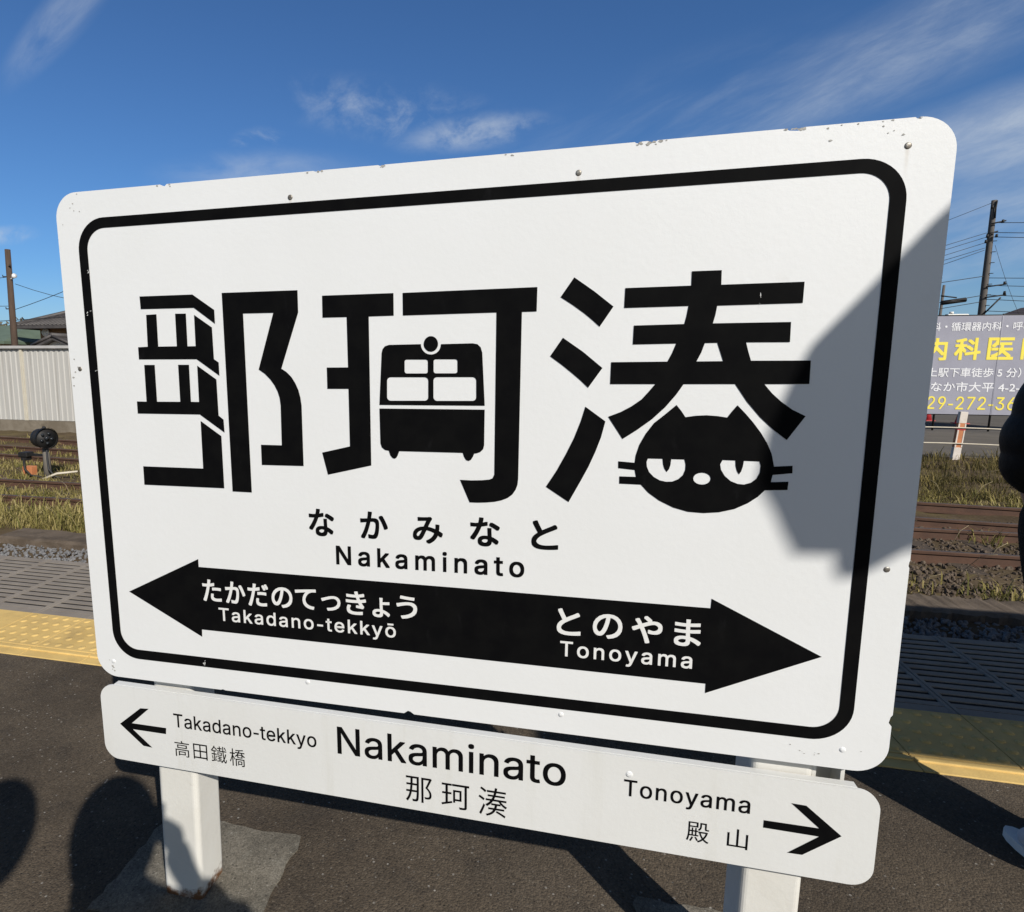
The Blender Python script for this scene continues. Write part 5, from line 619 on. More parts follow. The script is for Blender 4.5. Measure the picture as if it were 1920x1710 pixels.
for i, (kind, s, bx, cap) in enumerate(TXT+BTXT):
    x0, x1, z0, z1 = bx
    if s in shapes_: vs, fs = shapes_[s]
    else: vs, fs = latin(s, {'roman': .135, 'wroman': .085 if s == 'Tonoyama' else .062, 's_roman': .040 if s == 'Tonoyama' else .008, 'bn': .01}[kind])
    ax, bx_ = min(v.x for v in vs), max(v.x for v in vs); ay, by = (0.0, CAP) if cap else (min(v.y for v in vs), max(v.y for v in vs))
    y = {'kana': -.0008, 'roman': -.0008, 'wkana': -.0016, 'wroman': -.0016, 's_roman': -.0006, 's_kanji': -.0006}.get(kind, -.004)
    kx = (x1-x0)/(bx_-ax); kz = (z1-z0)/(by-ay)
    r = STYLE[kind]*(z1-z0)/(1.0 if not cap else CAP)
    fat = [(0, 0)] if r == 0 else [(0, 0)]+[(r*a, r*c) for a, c in ((-1, -1), (-1, 1), (1, -1), (1, 1), (-1, 0), (1, 0), (0, -1), (0, 1))]
    key = kind
    if kind in ('wkana', 'wroman'): key = kind+('1' if x0 < .6 else '2')
    if kind in ('s_roman', 's_kanji'): key = kind+('1' if x0 < .28 else '2' if x0 < .85 else '3')
    step = .00001 if x1 < 3 else .0004
    for k, (dx, dz) in enumerate(fat):
        sxk = (x1-x0-2*r)/(x1-x0); szk = (z1-z0-2*r)/(z1-z0)
        out = [(x0+r+(v.x-ax)*kx*sxk+dx, y-step*k-v.z*step*.5, z0+r+(v.y-ay)*kz*szk+dz) for v in vs]
        f2 = []
        for f in fs:
            p = [out[i] for i in f[:3]]
            c = (p[1][0]-p[0][0])*(p[2][2]-p[0][2])-(p[1][2]-p[0][2])*(p[2][0]-p[0][0])
            f2.append(f if c > 0 else f[::-1])
        sets.setdefault(key, MB()).add(out, f2)
for key, nm, m, par in (('kana', 'kana_lettering', 'black', board), ('roman', 'roman_lettering', 'black', board), ('wkana1', 'kana_lettering', 'lettering', board), ('wkana2', 'kana_lettering', 'lettering', board),
                        ('wroman1', 'roman_lettering', 'lettering', board), ('wroman2', 'roman_lettering', 'lettering', board),
                        ('s_roman1', 'roman_lettering', 'black', direction_board), ('s_roman2', 'roman_lettering', 'black', direction_board), ('s_roman3', 'roman_lettering', 'black', direction_board),
                        ('s_kanji1', 'kanji_lettering', 'black', direction_board), ('s_kanji2', 'kanji_lettering', 'black', direction_board), ('s_kanji3', 'kanji_lettering', 'black', direction_board)):
    sets[key].build(nm, M[m], par)

# posts: square tube with a rounded near corner, rust at the foot
def post(x0, x1, y0, y1, name='post'):
    r = 0.012; pl = []
    for cx, cy, a in ((x1-r, y0+r, -90), (x1-r, y1-r, 0), (x0+r, y1-r, 90), (x0+r, y0+r, 180)):
        for k in range(6):
            t = math.radians(a+90*k/5); pl.append((cx+r*math.cos(t), cy+r*math.sin(t)))
    zs = (-0.02, 0.02, 0.10, 0.3, 0.6, 1.47); n = len(pl)
    vs = [(p[0]+.0126*0, p[1], z) for z in zs for p in pl]
    fs = [(l*n+k, l*n+(k+1) % n, (l+1)*n+(k+1) % n, (l+1)*n+k) for l in range(len(zs)-1) for k in range(n)]
    fs += [tuple((len(zs)-1)*n+k for k in range(n))]
    o = MB().add(vs, fs, 0, False).build(name, M['post'], sign)
    o.rotation_euler = (-0.0105, 0.0126, 0)
    return o
post(-0.002, 0.096, 0.019, 0.114); post(1.198, 1.297, 0.019, 0.114)
b = MB(); b.box(0.094, 1.198, 0.045, 0.075, 0.66, 0.70); b.box(0.094, 1.198, 0.045, 0.075, 1.38, 1.42)
b.build('cross_rail', M['post'], sign)
b = MB(); b.box(1.302, 1.308, 0.030, 0.090, 0.40, 0.70); b.box(1.308, 1.345, 0.065, 0.070, 0.40, 0.70); b.box(1.345, 1.351, 0.030, 0.090, 0.40, 0.70)
b.build('side_bracket', M['post'], sign)
b = MB(); b.box(0.10, 0.128, 0.022, 0.050, 0.535, 0.575); b.box(0.60, 0.628, 0.022, 0.05, 0.535, 0.575); b.box(0.868, 0.896, 0.022, 0.05, 0.535, 0.575)
b.build('mounting_lug', M['steel'], sign)

# ------------------------------------------------------------------ left background: wall, fence, pole, houses, signal lamp
YF = 16.3
b = MB(); b.box(-34, 4.0, YF-0.06, YF+0.25, -1.3, -0.548)
tag(b.build('concrete_wall', M['concrete']), 'low stained concrete wall beyond the tracks, carrying the corrugated fence', 'wall')
fence = thing('corrugated_fence', 'pale grey corrugated sheet fence on the low concrete wall behind the tracks', 'fence', (0, YF, -0.54))
posts_x = [-16.42+4.05*k for k in range(-4, 6)]
for k, xa in enumerate(posts_x[:-1]):
    x0, x1 = xa+.045, posts_x[k+1]-.045; per = 0.19; vs = []; x = x0; cols = []
    while x < x1:
        for dx, dy in ((0, 0), (.055, 0), (.075, -.022), (.150, -.022), (.170, 0)):
            if x+dx <= x1: cols.append((x+dx, dy))
        x += per
    cols.append((x1, 0))
    for (cx, cy) in cols: vs += [(cx, cy, 0.0), (cx, cy, 2.238)]
    MB().add(vs, [(2*i, 2*i+2, 2*i+3, 2*i+1) for i in range(len(cols)-1)]).build('panel', M['sheet'], fence)
for xa in posts_x:
    b = MB(); b.box(xa-.045, xa-.006, -.06, 0.02, -.03, 2.239, bev=.004); b.box(xa+.006, xa+.045, -.06, .02, -.03, 2.239, bev=.004)
    b.build('fence_post', M['sheetpost'], fence)
b = MB(); b.box(posts_x[0], posts_x[-1], -.11, .05, 2.24, 2.325, bev=.006); b.build('cap_rail', M['cap'], fence)

def wire(p, q, sag, r, label, group=None):
    p = Vector(p); q = Vector(q); n = 14
    pts = [p.lerp(q, k/n)-Vector((0, 0, sag*4*(k/n)*(1-k/n))) for k in range(n+1)]
    o = MB().tube(pts, r, 5).build('overhead_wire', M['wire']); return tag(o, label, 'wire', group)

lp = thing('utility_pole', 'old brown wooden pole leaning behind the corrugated fence at far left', 'utility pole', (-24.52, 24, -0.9))
MB().tube([(-.05, 0, -.1), (0.0, 0, 2.9), (.06, 0, 7.25)], [.15, .14, .115], 12).build('pole_shaft', M['wood'], lp)
b = MB(); b.tube([(.30, -.1, 5.98), (.52, -.2, 6.06)], [.04, .11], 10); b.tube([(.05, 0, 5.92), (.30, -.1, 5.98)], .03, 6); b.build('lamp', M['porcelain'], lp)
for z, x in ((6.50, .22), (6.05, -.22), (4.62, -.2)):
    MB().tube([(0, -.05, z), (x, -.1, z), (x, -.1, z+.08)], .025, 6).build('insulator_pin', M['steel'], lp)
wire((-24.2, 24, 4.83), (-12, 25, 5.0), 1.1, .013, 'upper thin wire running right from the wooden pole')
wire((-24.3, 24, 3.70), (-12, 22.5, 7.6), 0.35, .014, 'thin wire rising to the right from the wooden pole')
wire((-40, 25, 3.0), (-10, 24, 4.0), 0.25, .018, 'dark wire crossing low behind the wooden pole')
wire((-40, 24, 6.3), (-24.5, 24, 5.15), 0.6, .013, 'thin wire reaching the wooden pole from the left, near its top', 'wires left of the wooden pole')
wire((-40, 24, 5.5), (-24.5, 24, 3.85), 0.4, .013, 'thin wire reaching the wooden pole from the left, near the roofs', 'wires left of the wooden pole')

def gable(name, label, x0, x1, y0, y1, zw, zr, m_wall, m_roof, over=0.5, along='x', hip=0.0, tiles=False):
    t = thing(name, label, 'house', (x0, y0, ZG)); W = x1-x0; D = y1-y0; H = zw-ZG; R_ = zr-ZG
    b = MB(); b.box(0, W, 0, D, 0, H)
    if along == 'y': b.prism([(0.001, H), (W-.001, H), (W/2, R_-.12)], 0.002, D-.002)
    b.build('wall', m_wall, t)
    b = MB(); th = .16; o = over
    if along == 'x':
        e = H-(R_-H)*o/(D/2); h = hip*W
        top = [(-o, -o, e), (W+o, -o, e), (W-h+o*(hip == 0), D/2, R_), (h-o*(hip == 0), D/2, R_), (-o, D+o, e), (W+o, D+o, e)]
        low = [(p[0], p[1], p[2]-th) for p in top]
        fs = [(0, 1, 2, 3), (5, 4, 3, 2), (4, 0, 3), (1, 5, 2), (6, 9, 8, 7), (11, 8, 9, 10), (10, 9, 6), (7, 8, 11), (0, 6, 7, 1), (1, 7, 11, 5), (5, 11, 10, 4), (4, 10, 6, 0)]
        b.add(top+low, fs)
        if tiles:
            n = int((W+2*o)/.28)
            for k in range(n+1):
                x = -o+k*.28; xt = min(max(x, h), W-h) if hip else x
                lim = 1.0 if (x >= h and x <= W-h) or not hip else max(0, ((x+o)/(h+o) if x < h else (W+o-x)/(h+o)))
                b.tube([(x, -o, e+.03), (x, -o+(D/2+o)*lim, e+(R_-e)*lim+.03)], .055, 6)
            b.tube([(h-.1, D/2, R_+.08), (W-h+.1, D/2, R_+.08)], .16, 8)
            if hip:
                b.tube([(-o, -o, e+.06), (h, D/2, R_+.08)], .13, 8); b.tube([(W+o, -o, e+.06), (W-h, D/2, R_+.08)], .13, 8)
    else:
        e = H-(R_-H)*o/(W/2)
        b.add([(-o, -o, e), (W/2, -o, R_), (W+o, -o, e), (-o, D+o, e), (W/2, D+o, R_), (W+o, D+o, e)]+[(-o, -o, e-th), (W/2, -o, R_-th), (W+o, -o, e-th), (-o, D+o, e-th), (W/2, D+o, R_-th), (W+o, D+o, e-th)],
              [(0, 1, 4, 3), (1, 2, 5, 4), (6, 9, 10, 7), (7, 10, 11, 8), (0, 6, 7, 1), (1, 7, 8, 2), (3, 4, 10, 9), (4, 5, 11, 10), (0, 3, 9, 6), (2, 8, 11, 5)])
        if tiles:
            b.tube([(W/2, -o-.05, R_+.06), (W/2, D+o, R_+.06)], .13, 8)
            for s in (0, 1):
                xe = -o if s == 0 else W+o; b.tube([(xe, -o, e+.05), (W/2, -o, R_+.05)], .08, 6)
    b.build('roof', m_roof, t); return t
g = gable('house', 'cream house with a green metal roof behind the fence, left of the wooden pole', -41, -32.4, 31, 38, 2.72, 3.75, M['cream'], M['greenroof'], .55, 'x', 0.18)
b = MB(); b.box(6.2, 7.2, -.03, .02, 1.9, 3.2); b.build('window', M['glass'], g)
g = gable('house', 'brown boarded house under a dark tiled roof with a pale dish on its wall', -30.75, -20, 32, 40, 3.82, 5.3, M['board'], M['tileroof'], .95, 'x', 0.22, True)
b = MB(); b.tube([(.50, -.10, 4.02), (.50, -.16, 4.02)], [.27, .25], 16); b.build('satellite_dish', M['porcelain'], g)
b = MB(); b.box(3.0, 5.0, -.03, .02, 3.2, 4.3); b.build('window', M['glass'], g)
gable('shed', 'white plastered shed with a low dark tiled gable, in front of the brown house', -26.75, -24.9, 28, 31, 2.30, 2.66, M['plaster'], M['tileroof'], .40, 'y', 0, True)['category'] = 'shed'
def tree(label, base, h, r, m, seed, n=1500, low=.35, leaf=.16):
    t = thing('tree', label, 'tree', base); rnd = random.Random(seed)
    b = MB(); b.tube([(0, 0, -.2), (.05, 0, h*.4), (0, .05, h*.8)], [.16, .11, .04], 8)
    for k in range(6):
        a = rnd.uniform(0, 6.28); b.tube([(0.03, 0, h*.4), (math.cos(a)*r*.6, math.sin(a)*r*.6, h*rnd.uniform(.55, .85))], [.06, .02], 5)
    b.build('trunk', M['bark'], t)
    b = MB(); cl = []
    for _ in range(18):
        a = rnd.uniform(0, 6.28); q = r*math.sqrt(rnd.random())*.8; cl.append((math.cos(a)*q, math.sin(a)*q, h*rnd.uniform(low, .95)-q*.25*h/4, rnd.uniform(.25, .5)*r))
    for _ in range(n):
        c = rnd.choice(cl); d = Vector((rnd.gauss(0, 1), rnd.gauss(0, 1), rnd.gauss(0, .8))).normalized()*c[3]*rnd.uniform(.5, 1.1)
        p = Vector(c[:3])+d; s = leaf*rnd.uniform(.5, 1.2); e = Euler((rnd.uniform(0, 6), rnd.uniform(0, 6), rnd.uniform(0, 6))).to_matrix()
        b.add([p+e @ Vector(q) for q in ((-s, 0, 0), (0, -s*.5, 0), (s, 0, .1*s), (0, s*.5, 0))], [(0, 1, 2, 3)])
    b.build('crown', m, t); return t
tree('small dark green tree behind the fence, between the pole and the brown house', (-33.6, 36, ZG), 4.25, 1.35, M['leaf'], 3)
tree('brownish tree showing above the green roof at the far left edge', (-45.5, 44, ZG), 5.6, 2.4, M['leafbrown'], 4, 3500, .3, .22)
tree('low dark tree filling the gap beside the brown house', (-31.6, 37, ZG), 3.9, 1.1, M['leaf'], 8)

# ground signal lamp between the tracks
sg = thing('ground_signal', 'black drum-shaped track signal lamp on a short pipe beside its lever box', 'signal', (-9.33, 9.62, ZG))
ax = Vector((0.93, -0.36, 0.03)).normalized(); c0 = Vector((-.04, 0, .745))
b = MB(); b.tube([c0-ax*.15, c0-ax*.13, c0+ax*.11], [.165, .175, .185], 22)
b.tube([c0+ax*.10, c0+ax*.145], [.205, .205], 22, caps=False); b.tube([c0+ax*.145, c0+ax*.10], [.190, .185], 22, caps=False)
b.build('lamp_drum', M['steel'], sg)
b = MB(); u_ = ax.orthogonal().normalized(); w_ = ax.cross(u_)
for k in range(5):
    a = 2*math.pi*k/5+.3; p = c0+ax*.125+(u_*math.cos(a)+w_*math.sin(a))*.095
    b.tube([p-ax*.02, p+ax*.012], .028, 10)
b.tube([c0+ax*.11, c0+ax*.15], .035, 10); b.build('lens', M['glass'], sg)
MB().tube([c0+Vector((.03, 0, .17)), c0+Vector((.04, 0, .215))], .03, 8).build('top_knob', M['steel'], sg)
MB().tube([(0, 0, -.05), (0, 0, .30), (-.01, 0, .56)], [.075, .062, .052], 12).build('pipe_post', mat('grey_pipe', (.14, .125, .105), .8), sg)
b = MB(); b.box(-.56, -.36, -.09, .09, .38, .47, bev=.015); b.box(-.52, -.40, -.07, .07, .31, .40, bev=.01); b.box(-.36, .0, -.03, .03, .40, .44); b.build('lever_box', M['steel'], sg)
b = MB(); b.box(-.50, -.30, -.07, .07, .02, .20, bev=.008); b.build('orange_box', M['orange'], sg)
MB().tube([(-.42, -.1, .36), (-.36, -.15, .16), (-.25, -.14, .05), (-.05, -.1, .02)], .022, 6).build('cable', M['steel'], sg)
MB().tube([(.06, -.05, .56), (.09, -.08, .35), (.12, -.1, .18), (.24, -.1, .05), (.34, -.1, .03)], .016, 6).build('cable', M['wire'], sg)
MB().tube([(.02, -.22, -.02), (.30, -.10, .10), (.62, .05, .13)], [.022, .022, .018], 6).build('pull_rod', M['rope'], sg)

# ------------------------------------------------------------------ right background: banner, stakes, cones, poles
bn = thing('advertising_banner', 'grey clinic banner with white and yellow Japanese lettering beyond the tracks', 'banner', (0, 24, 0))
b = MB(); nx, nz = 60, 20; vs = []
for j in range(nz+1):
    for i in range(nx+1):
        x = 10.6+6.6*i/nx; z = -.322+3.212*j/nz
        vs.append((x, .003*math.sin(x*3.1+z*.8)*math.sin(z*2.2)-.001*math.cos(x*9), z))
b.add(vs, [(j*(nx+1)+i, j*(nx+1)+i+1, (j+1)*(nx+1)+i+1, (j+1)*(nx+1)+i) for j in range(nz) for i in range(nx)], 0, True); cloth = b.build('cloth', M['banner'], bn)
for k in ('bw', 'by', 'bn'):
    mb = sets[k]; mb.v = [(x, y-.002, z) for x, y, z in mb.v]
    mb.build('white_lettering' if k == 'bw' else 'yellow_lettering', M['bwhite' if k == 'bw' else 'byellow'], bn)
b = MB(); b.tube([(13.95, -.022, 2.88), (13.96, -.022, 1.4), (13.975, -.022, -.31)], .005, 5); b.build('seam', mat('seam_thread', (.55, .55, .60), .8), bn)
b = MB()
for x in (10.7, 12.4, 14.0, 15.6, 17.1): b.tube([(x, .06, -.95), (x, .06, 2.95)], .03, 8)
b.tube([(10.6, .05, 2.90), (17.2, .05, 2.90)], .028, 6); b.tube([(10.6, .05, -.33), (17.2, .05, -.33)], .022, 6); b.build('frame_pipe', M['steel'], bn)

for i, (x, lab) in enumerate(((9.02, 'white and faded orange stake holding ropes, in the grass below the clinic banner'),)):
    st = thing('marker_stake', lab, 'stake', (x, 16.5, ZG), (0, 0.05, 0))
    b = MB(); b.box(-.075, .075, -.05, .05, -.1, .30, bev=.006); b.box(-.075, .075, -.05, .05, .86, 1.12, bev=.006); b.build('white_section', M['stake'], st)
    b = MB(); b.box(-.072, .072, -.047, .047, .295, .865); b.build('orange_section', M['orange'], st)
    b = MB(); b.box(-.075, -.045, -.053, -.047, .31, .85); b.box(.05, .075, -.053, -.047, .31, .85); b.build('edge_stripe', M['stake'], st)
    b = MB(); b.box(-.079, .079, -.054, .054, .70, .76); b.build('rope_clip', M['red'], st)
for (z0, lab) in ((-.155, 'upper pale rope strung past the orange stake'), (-.518, 'lower pale rope strung past the orange stake')):
    pts = [(9.05-4+8*k/16.0, 16.43, z0+.012*math.cos(k*.8)-.004*(k-8)) for k in range(17)]
    tag(MB().tube(pts, .015, 6).build('rope', M['rope']), lab, 'rope')
def cone(x, y, label, s=1.0):
    t = thing('traffic_cone', label, 'traffic cone', (x, y, ZG+.02), group='red cones along the foot of the banner')
    MB().tube([(0, 0, .03), (0, 0, .70*s)], [.17*s, .035*s], 16).build('cone_body', M['red'], t)
    b = MB(); b.box(-.21*s, .21*s, -.21*s, .21*s, 0, .035, bev=.01); b.build('cone_base', M['red'], t)
    MB().tube([(0, 0, .33*s), (0, 0, .47*s)], [.108*s, .084*s], 16, caps=False).build('reflective_band', M['bwhite'], t)
    return t
cone(12.3, 25.6, 'red traffic cone under the banner, beside the edge of the big sign')
cone(14.9, 27.2, 'red traffic cone under the banner, right of the orange stake')
cone(14.4, 28.4, 'red traffic cone under the banner, just above the orange stake')
b = MB(); b.tube([(12.3, 25.6, -.35), (14.4, 28.4, -.32)], .035, 8); tag(b.build('cone_bar', M['bwhite']), 'pale bar laid between two red cones behind the stake', 'cone bar')
b = MB(); b.tube([(14.4, 28.4, -.30), (14.9, 27.2, -.32)], .035, 8); tag(b.build('cone_bar', M['steel']), 'dark bar laid between the two right-hand red cones', 'cone bar')

rp = thing('utility_pole', 'tall grey concrete pole with cross arms and many wires, above the banner', 'utility pole', (19.96, 36, -0.9))
MB().tube([(.13, 0, -.1), (.06, 0, 4.5), (0, 0, 9.2), (-.02, 0, 10.0)], [.165, .145, .115, .105], 14).build('pole_shaft', M['pole'], rp)
for z, x0, x1 in ((8.92, -.12, .42), (8.45, -.25, .15), (6.0, .0, .78), (5.5, .0, .82)):
    b = MB(); b.tube([(x0, -.2, z-.03), (x1, -.25, z+.08)], .032, 8); b.build('cross_arm', M['steel'], rp)
b = MB(); b.tube([(.05, -.2, 4.7), (.62, -.25, 5.45)], .035, 6); b.build('brace', M['steel'], rp)
for x, z in ((-.25, 8.30), (-.28, 8.05), (.12, 8.30), (.3, 8.95), (.7, 6.1), (.75, 5.65), (-.2, 9.62)):
    MB().tube([(x, -.25, z-.05), (x, -.25, z+.10)], [.06, .045], 8).build('insulator', M['steel'], rp)
b = MB()
for k in range(14): b.tube([(.16-.008*k, -.14, 1.6+.5*k), (.30-.008*k, -.2, 1.6+.5*k)], .018, 5)
b.build('step_bolts', M['steel'], rp)
MB().tube([(.02, -.15, 9.15), (-.01, -.17, 9.6), (.02, -.15, 9.95)], .03, 6).build('lightning_rod', M['steel'], rp)
L_ = 'wire strung from the concrete pole to the left, past the sign edge'; Rr = 'wire strung from the concrete pole to the right, out of the photo'
for (zl, zp) in ((6.3, 7.6), (6.0, 7.4), (5.6, 7.15), (4.1, 6.9), (3.2, 6.8)):
    e = 2.6 if zl > 5 else 1.15
    wire((19.75-11.75*e, 35.9+4.1*e, zp+(zl-zp)*e), (19.75, 35.9, zp), .25*e*e, .013, L_, 'wires from the concrete pole to the left')
wire((7.3, 42.4, 4.4), (19.9, 36, 9.0), .2, .011, L_, 'wires from the concrete pole to the left')
for (zl, zp) in ((5.72, 5.62), (3.95, 4.42), (4.3, 4.72)):
    wire((20.1-12.1*2.6, 35.9+3.1*2.6, zp+(zl-zp)*2.6), (20.1, 35.9, zp), .18*6.76, .017, L_, 'wires from the concrete pole to the left')
for (zp, zr_) in ((8.05, 7.9), (7.6, 7.2), (7.4, 6.8), (5.15, 5.0), (4.7, 4.3), (5.5, 5.7), (4.5, 3.95), (3.95, 3.7)):
    wire((20.05, 35.9, zp), (40, 33, zr_), .35, .015, Rr, 'wires from the concrete pole to the right')
wire((20.1, 35.8, 7.0), (21.4, 35.6, 3.6), .15, .008, 'thin guy line dropping beside the concrete pole')
b = MB(); b.tube([(-.5, 0, -.08), (.5, 0, .06)], .11, 8)
tag(b.build('cable_closure', M['steel'], None, (18.95, 36.3, 4.47)), 'black cable closure hanging on the low wire left of the concrete pole', 'cable closure')
fp = thing('utility_pole', 'thin distant pole at the right edge of the sign, above the banner', 'utility pole', (35.5, 70, -0.9))
MB().tube([(0, 0, 0), (.1, 0, 9.9)], [.16, .11], 8).build('pole_shaft', M['pole'], fp)
MB().tube([(-.1, -.1, 8.9), (1.2, -.1, 8.7)], .06, 6).build('cross_arm', M['steel'], fp)
gable('house', 'brown roofed house at the right edge, above the banner', 27.0, 34.8, 44, 51, 3.7, 5.3, M['cream'], M['brownroof'], .5, 'y')
b = MB(); b.box(-.5, .5, 0, .3, 0, .5, bev=.05); b.tube([(-.3, .1, .5), (-.3, .1, .62)], .1, 8)
tag(b.build('rooftop_box', M['plaster'], None, (21.2, 40, 3.62)), 'small white box peeping over the banner beside the concrete pole', 'box')

# ------------------------------------------------------------------ shelter roof whose shade falls on the sign and platform
SH = 2.5; L0 = SH/math.tan(SUN_EL); hx, hy = -math.sin(SUN_AZ), -math.cos(SUN_AZ)
shade = [(-.748, 5.0), (-.742, 2.60), (-.732, 2.50), (-.727, 2.415), (-.697, 2.347), (-.652, 2.262), (-.600, 2.192), (-.530, 2.140), (-.488, 2.106), (-.440, 2.070), (-.385, 2.072), (-.362, 2.046), (-.338, 2.030), (-.316, 2.045), (-.300, 2.090), (-.04, 2.090), (-.02, 1.88), (.78, 1.88), (.80, 2.092), (6.5, 2.095), (6.5, 5.0)]  # shade outline at ground level; square tab added to darken the boards' gap
can = thing('platform_shelter', 'flat-roofed platform shelter whose shade crosses the right of the sign', 'shelter', (4.0, 0.5, 0))
poly = [(x-hx*L0-4.0, y-hy*L0-0.5) for x, y in shade]; n = len(poly)
b = MB(); b.add([(x, y, SH) for x, y in poly]+[(x, y, SH+.012) for x, y in poly], [tuple(range(n)), tuple(range(2*n-1, n-1, -1))]+[(i, (i+1) % n, (i+1) % n+n, i+n) for i in range(n)])
b.build('shelter_roof', M['brownroof'], can)
for x in (-.6, 3.4): MB().tube([(x, .4, 0), (x, .4, SH)], .06, 10).build('column', M['post'], can)

# ------------------------------------------------------------------ people
def skin_mesh(name, joints, edges, radii, m, parent=None, sub=2, extra=None):
    me = bpy.data.meshes.new(name); me.from_pydata([tuple(j) for j in joints], edges, []); me.update()
    o = bpy.data.objects.new(name, me); C.objects.link(o)
    o.modifiers.new('Skin', 'SKIN').use_smooth_shade = True
    ss = o.modifiers.new('Sub', 'SUBSURF'); ss.levels = sub; ss.render_levels = sub
    sl = me.skin_vertices[0].data
    for i, r in enumerate(radii):
        sl[i].radius = (r, r) if isinstance(r, (int, float)) else r
        sl[i].use_root = (i == 0)
    bpy.context.view_layer.update(); dgx = bpy.context.evaluated_depsgraph_get()
    ev = bpy.data.meshes.new_from_object(o.evaluated_get(dgx)); bpy.data.objects.remove(o); bpy.data.meshes.remove(me)
    ev.name = name
    if extra:
        bm = bmesh.new(); bm.from_mesh(ev); extra(bm); bm.to_mesh(ev); bm.free()
    for p in ev.polygons: p.use_smooth = True
    return obj(name, ev, m, parent)
def head_shape(c, face, s=1.0):
    """adds a head with brow, nose, lips, chin and ears to a bmesh"""
    f = Vector(face).normalized(); up = Vector((0, 0, 1)); sd = f.cross(up).normalized()
    def add(bm):
        t = bmesh.new(); bmesh.ops.create_uvsphere(t, u_segments=32, v_segments=24, radius=1.0)
        for v in t.verts:
            x, y, z = v.co
            w = 0.074*(1-.22*max(0, -z)); d = 0.094; h = 0.115
            px, py, pz = x*w, y*d, z*h
            if y > 0:
                nose = math.exp(-((x*w)/.012)**2-((pz+.012)/.022)**2); py += .022*nose
                eye = sum(math.exp(-((px-e*.031)/.014)**2-((pz-.012)/.010)**2) for e in (-1, 1)); py -= .007*eye
                py += .005*math.exp(-(px/.022)**2-((pz+.055)/.007)**2); py += .008*math.exp(-(px/.022)**2-((pz+.095)/.016)**2)
            v.co = Vector(c)+(sd*px+f*py+up*pz)*s
        vm = {v: bm.verts.new(v.co) for v in t.verts}
        for fc in t.faces: bm.faces.new([vm[v] for v in fc.verts])
        t.free()
        for e in (-1, 1):
            t = bmesh.new(); bmesh.ops.create_uvsphere(t, u_segments=12, v_segments=8, radius=1.0)
            vm = {v: bm.verts.new(Vector(c)+(sd*(e*.074+v.co.x*.010)+f*(-.005+v.co.y*.018)+up*(v.co.z*.031))*s) for v in t.verts}
            for fc in t.faces: bm.faces.new([vm[v] for v in fc.verts])
            t.free()
    return add
def face_bits(c, face, parent, s=1.0):
    f = Vector(face).normalized(); up = Vector((0, 0, 1)); sd = f.cross(up).normalized(); c = Vector(c)
    for e in (-1, 1):
        b = MB(); bm = bmesh.new(); bmesh.ops.create_uvsphere(bm, u_segments=12, v_segments=8, radius=.0115*s)
        bmesh.ops.translate(bm, vec=c+(sd*e*.031+f*.078+up*.012)*s, verts=bm.verts); b.bm(bm, 0, True); b.build('eye', M['hair'], parent)
    b = MB(); b.tube([c+(sd*-.020+f*.088+up*-.052)*s, c+(f*.097+up*-.051)*s, c+(sd*.020+f*.088+up*-.052)*s], .004*s, 6); b.build('mouth', mat('lips', (.36, .15, .12), .5), parent)
def hair_cap(c, face, parent, s=1.0, length=0.0):
    f = Vector(face).normalized(); up = Vector((0, 0, 1)); sd = f.cross(up).normalized()
    bm = bmesh.new(); bmesh.ops.create_uvsphere(bm, u_segments=32, v_segments=24, radius=1.0); kill = []
    for v in bm.verts:
        x, y, z = v.co
        if (y > .25 and z < .45-.25*abs(x)) or z < -.55-length: kill.append(v)
        k = 1+.03*math.sin(9*math.atan2(x, y)+5*z)
        v.co = Vector(c)+(sd*x*.084*k+f*(y*.104*k-.004)+up*(z*.126+.004))*s
    bmesh.ops.delete(bm, geom=kill, context='VERTS'); b = MB(); b.bm(bm, 0, True); return b.build('hair', M['hair'], parent)
def hand_joints(w, d, p, side, grip=0.7):
    """joints of a hand with palm, four unequal bent fingers and a thumb; w wrist, d along the hand, p palm normal"""
    d = Vector(d).normalized(); p = (Vector(p)-d*Vector(p).dot(d)).normalized(); s = d.cross(p).normalized()*side; w = Vector(w)
    J = [w+d*.045, w+d*.085]; E = [(0, 1)]; Rr_ = [(.026, .015), (.030, .014)]
    for i, (o_, l) in enumerate(((-.030, .062), (-.010, .074), (.011, .070), (.030, .054))):
        k = len(J); q = w+d*.092+s*o_; a = d; J.append(q); Rr_.append(.0092)
        for n_ in range(3):
            a = (a*math.cos(grip)+p*math.sin(grip)).normalized(); q = q+a*l*(.45, .32, .23)[n_]; J.append(q); Rr_.append((.0088, .0080, .0070)[n_])
        E += [(1, k), (k, k+1), (k+1, k+2), (k+2, k+3)]
    k = len(J); J += [w+d*.035-s*.034, w+d*.062-s*.052+p*.018, w+d*.088-s*.050+p*.036]; Rr_ += [.0115, .010, .0085]; E += [(0, k), (k, k+1), (k+1, k+2)]
    return J, E, Rr_

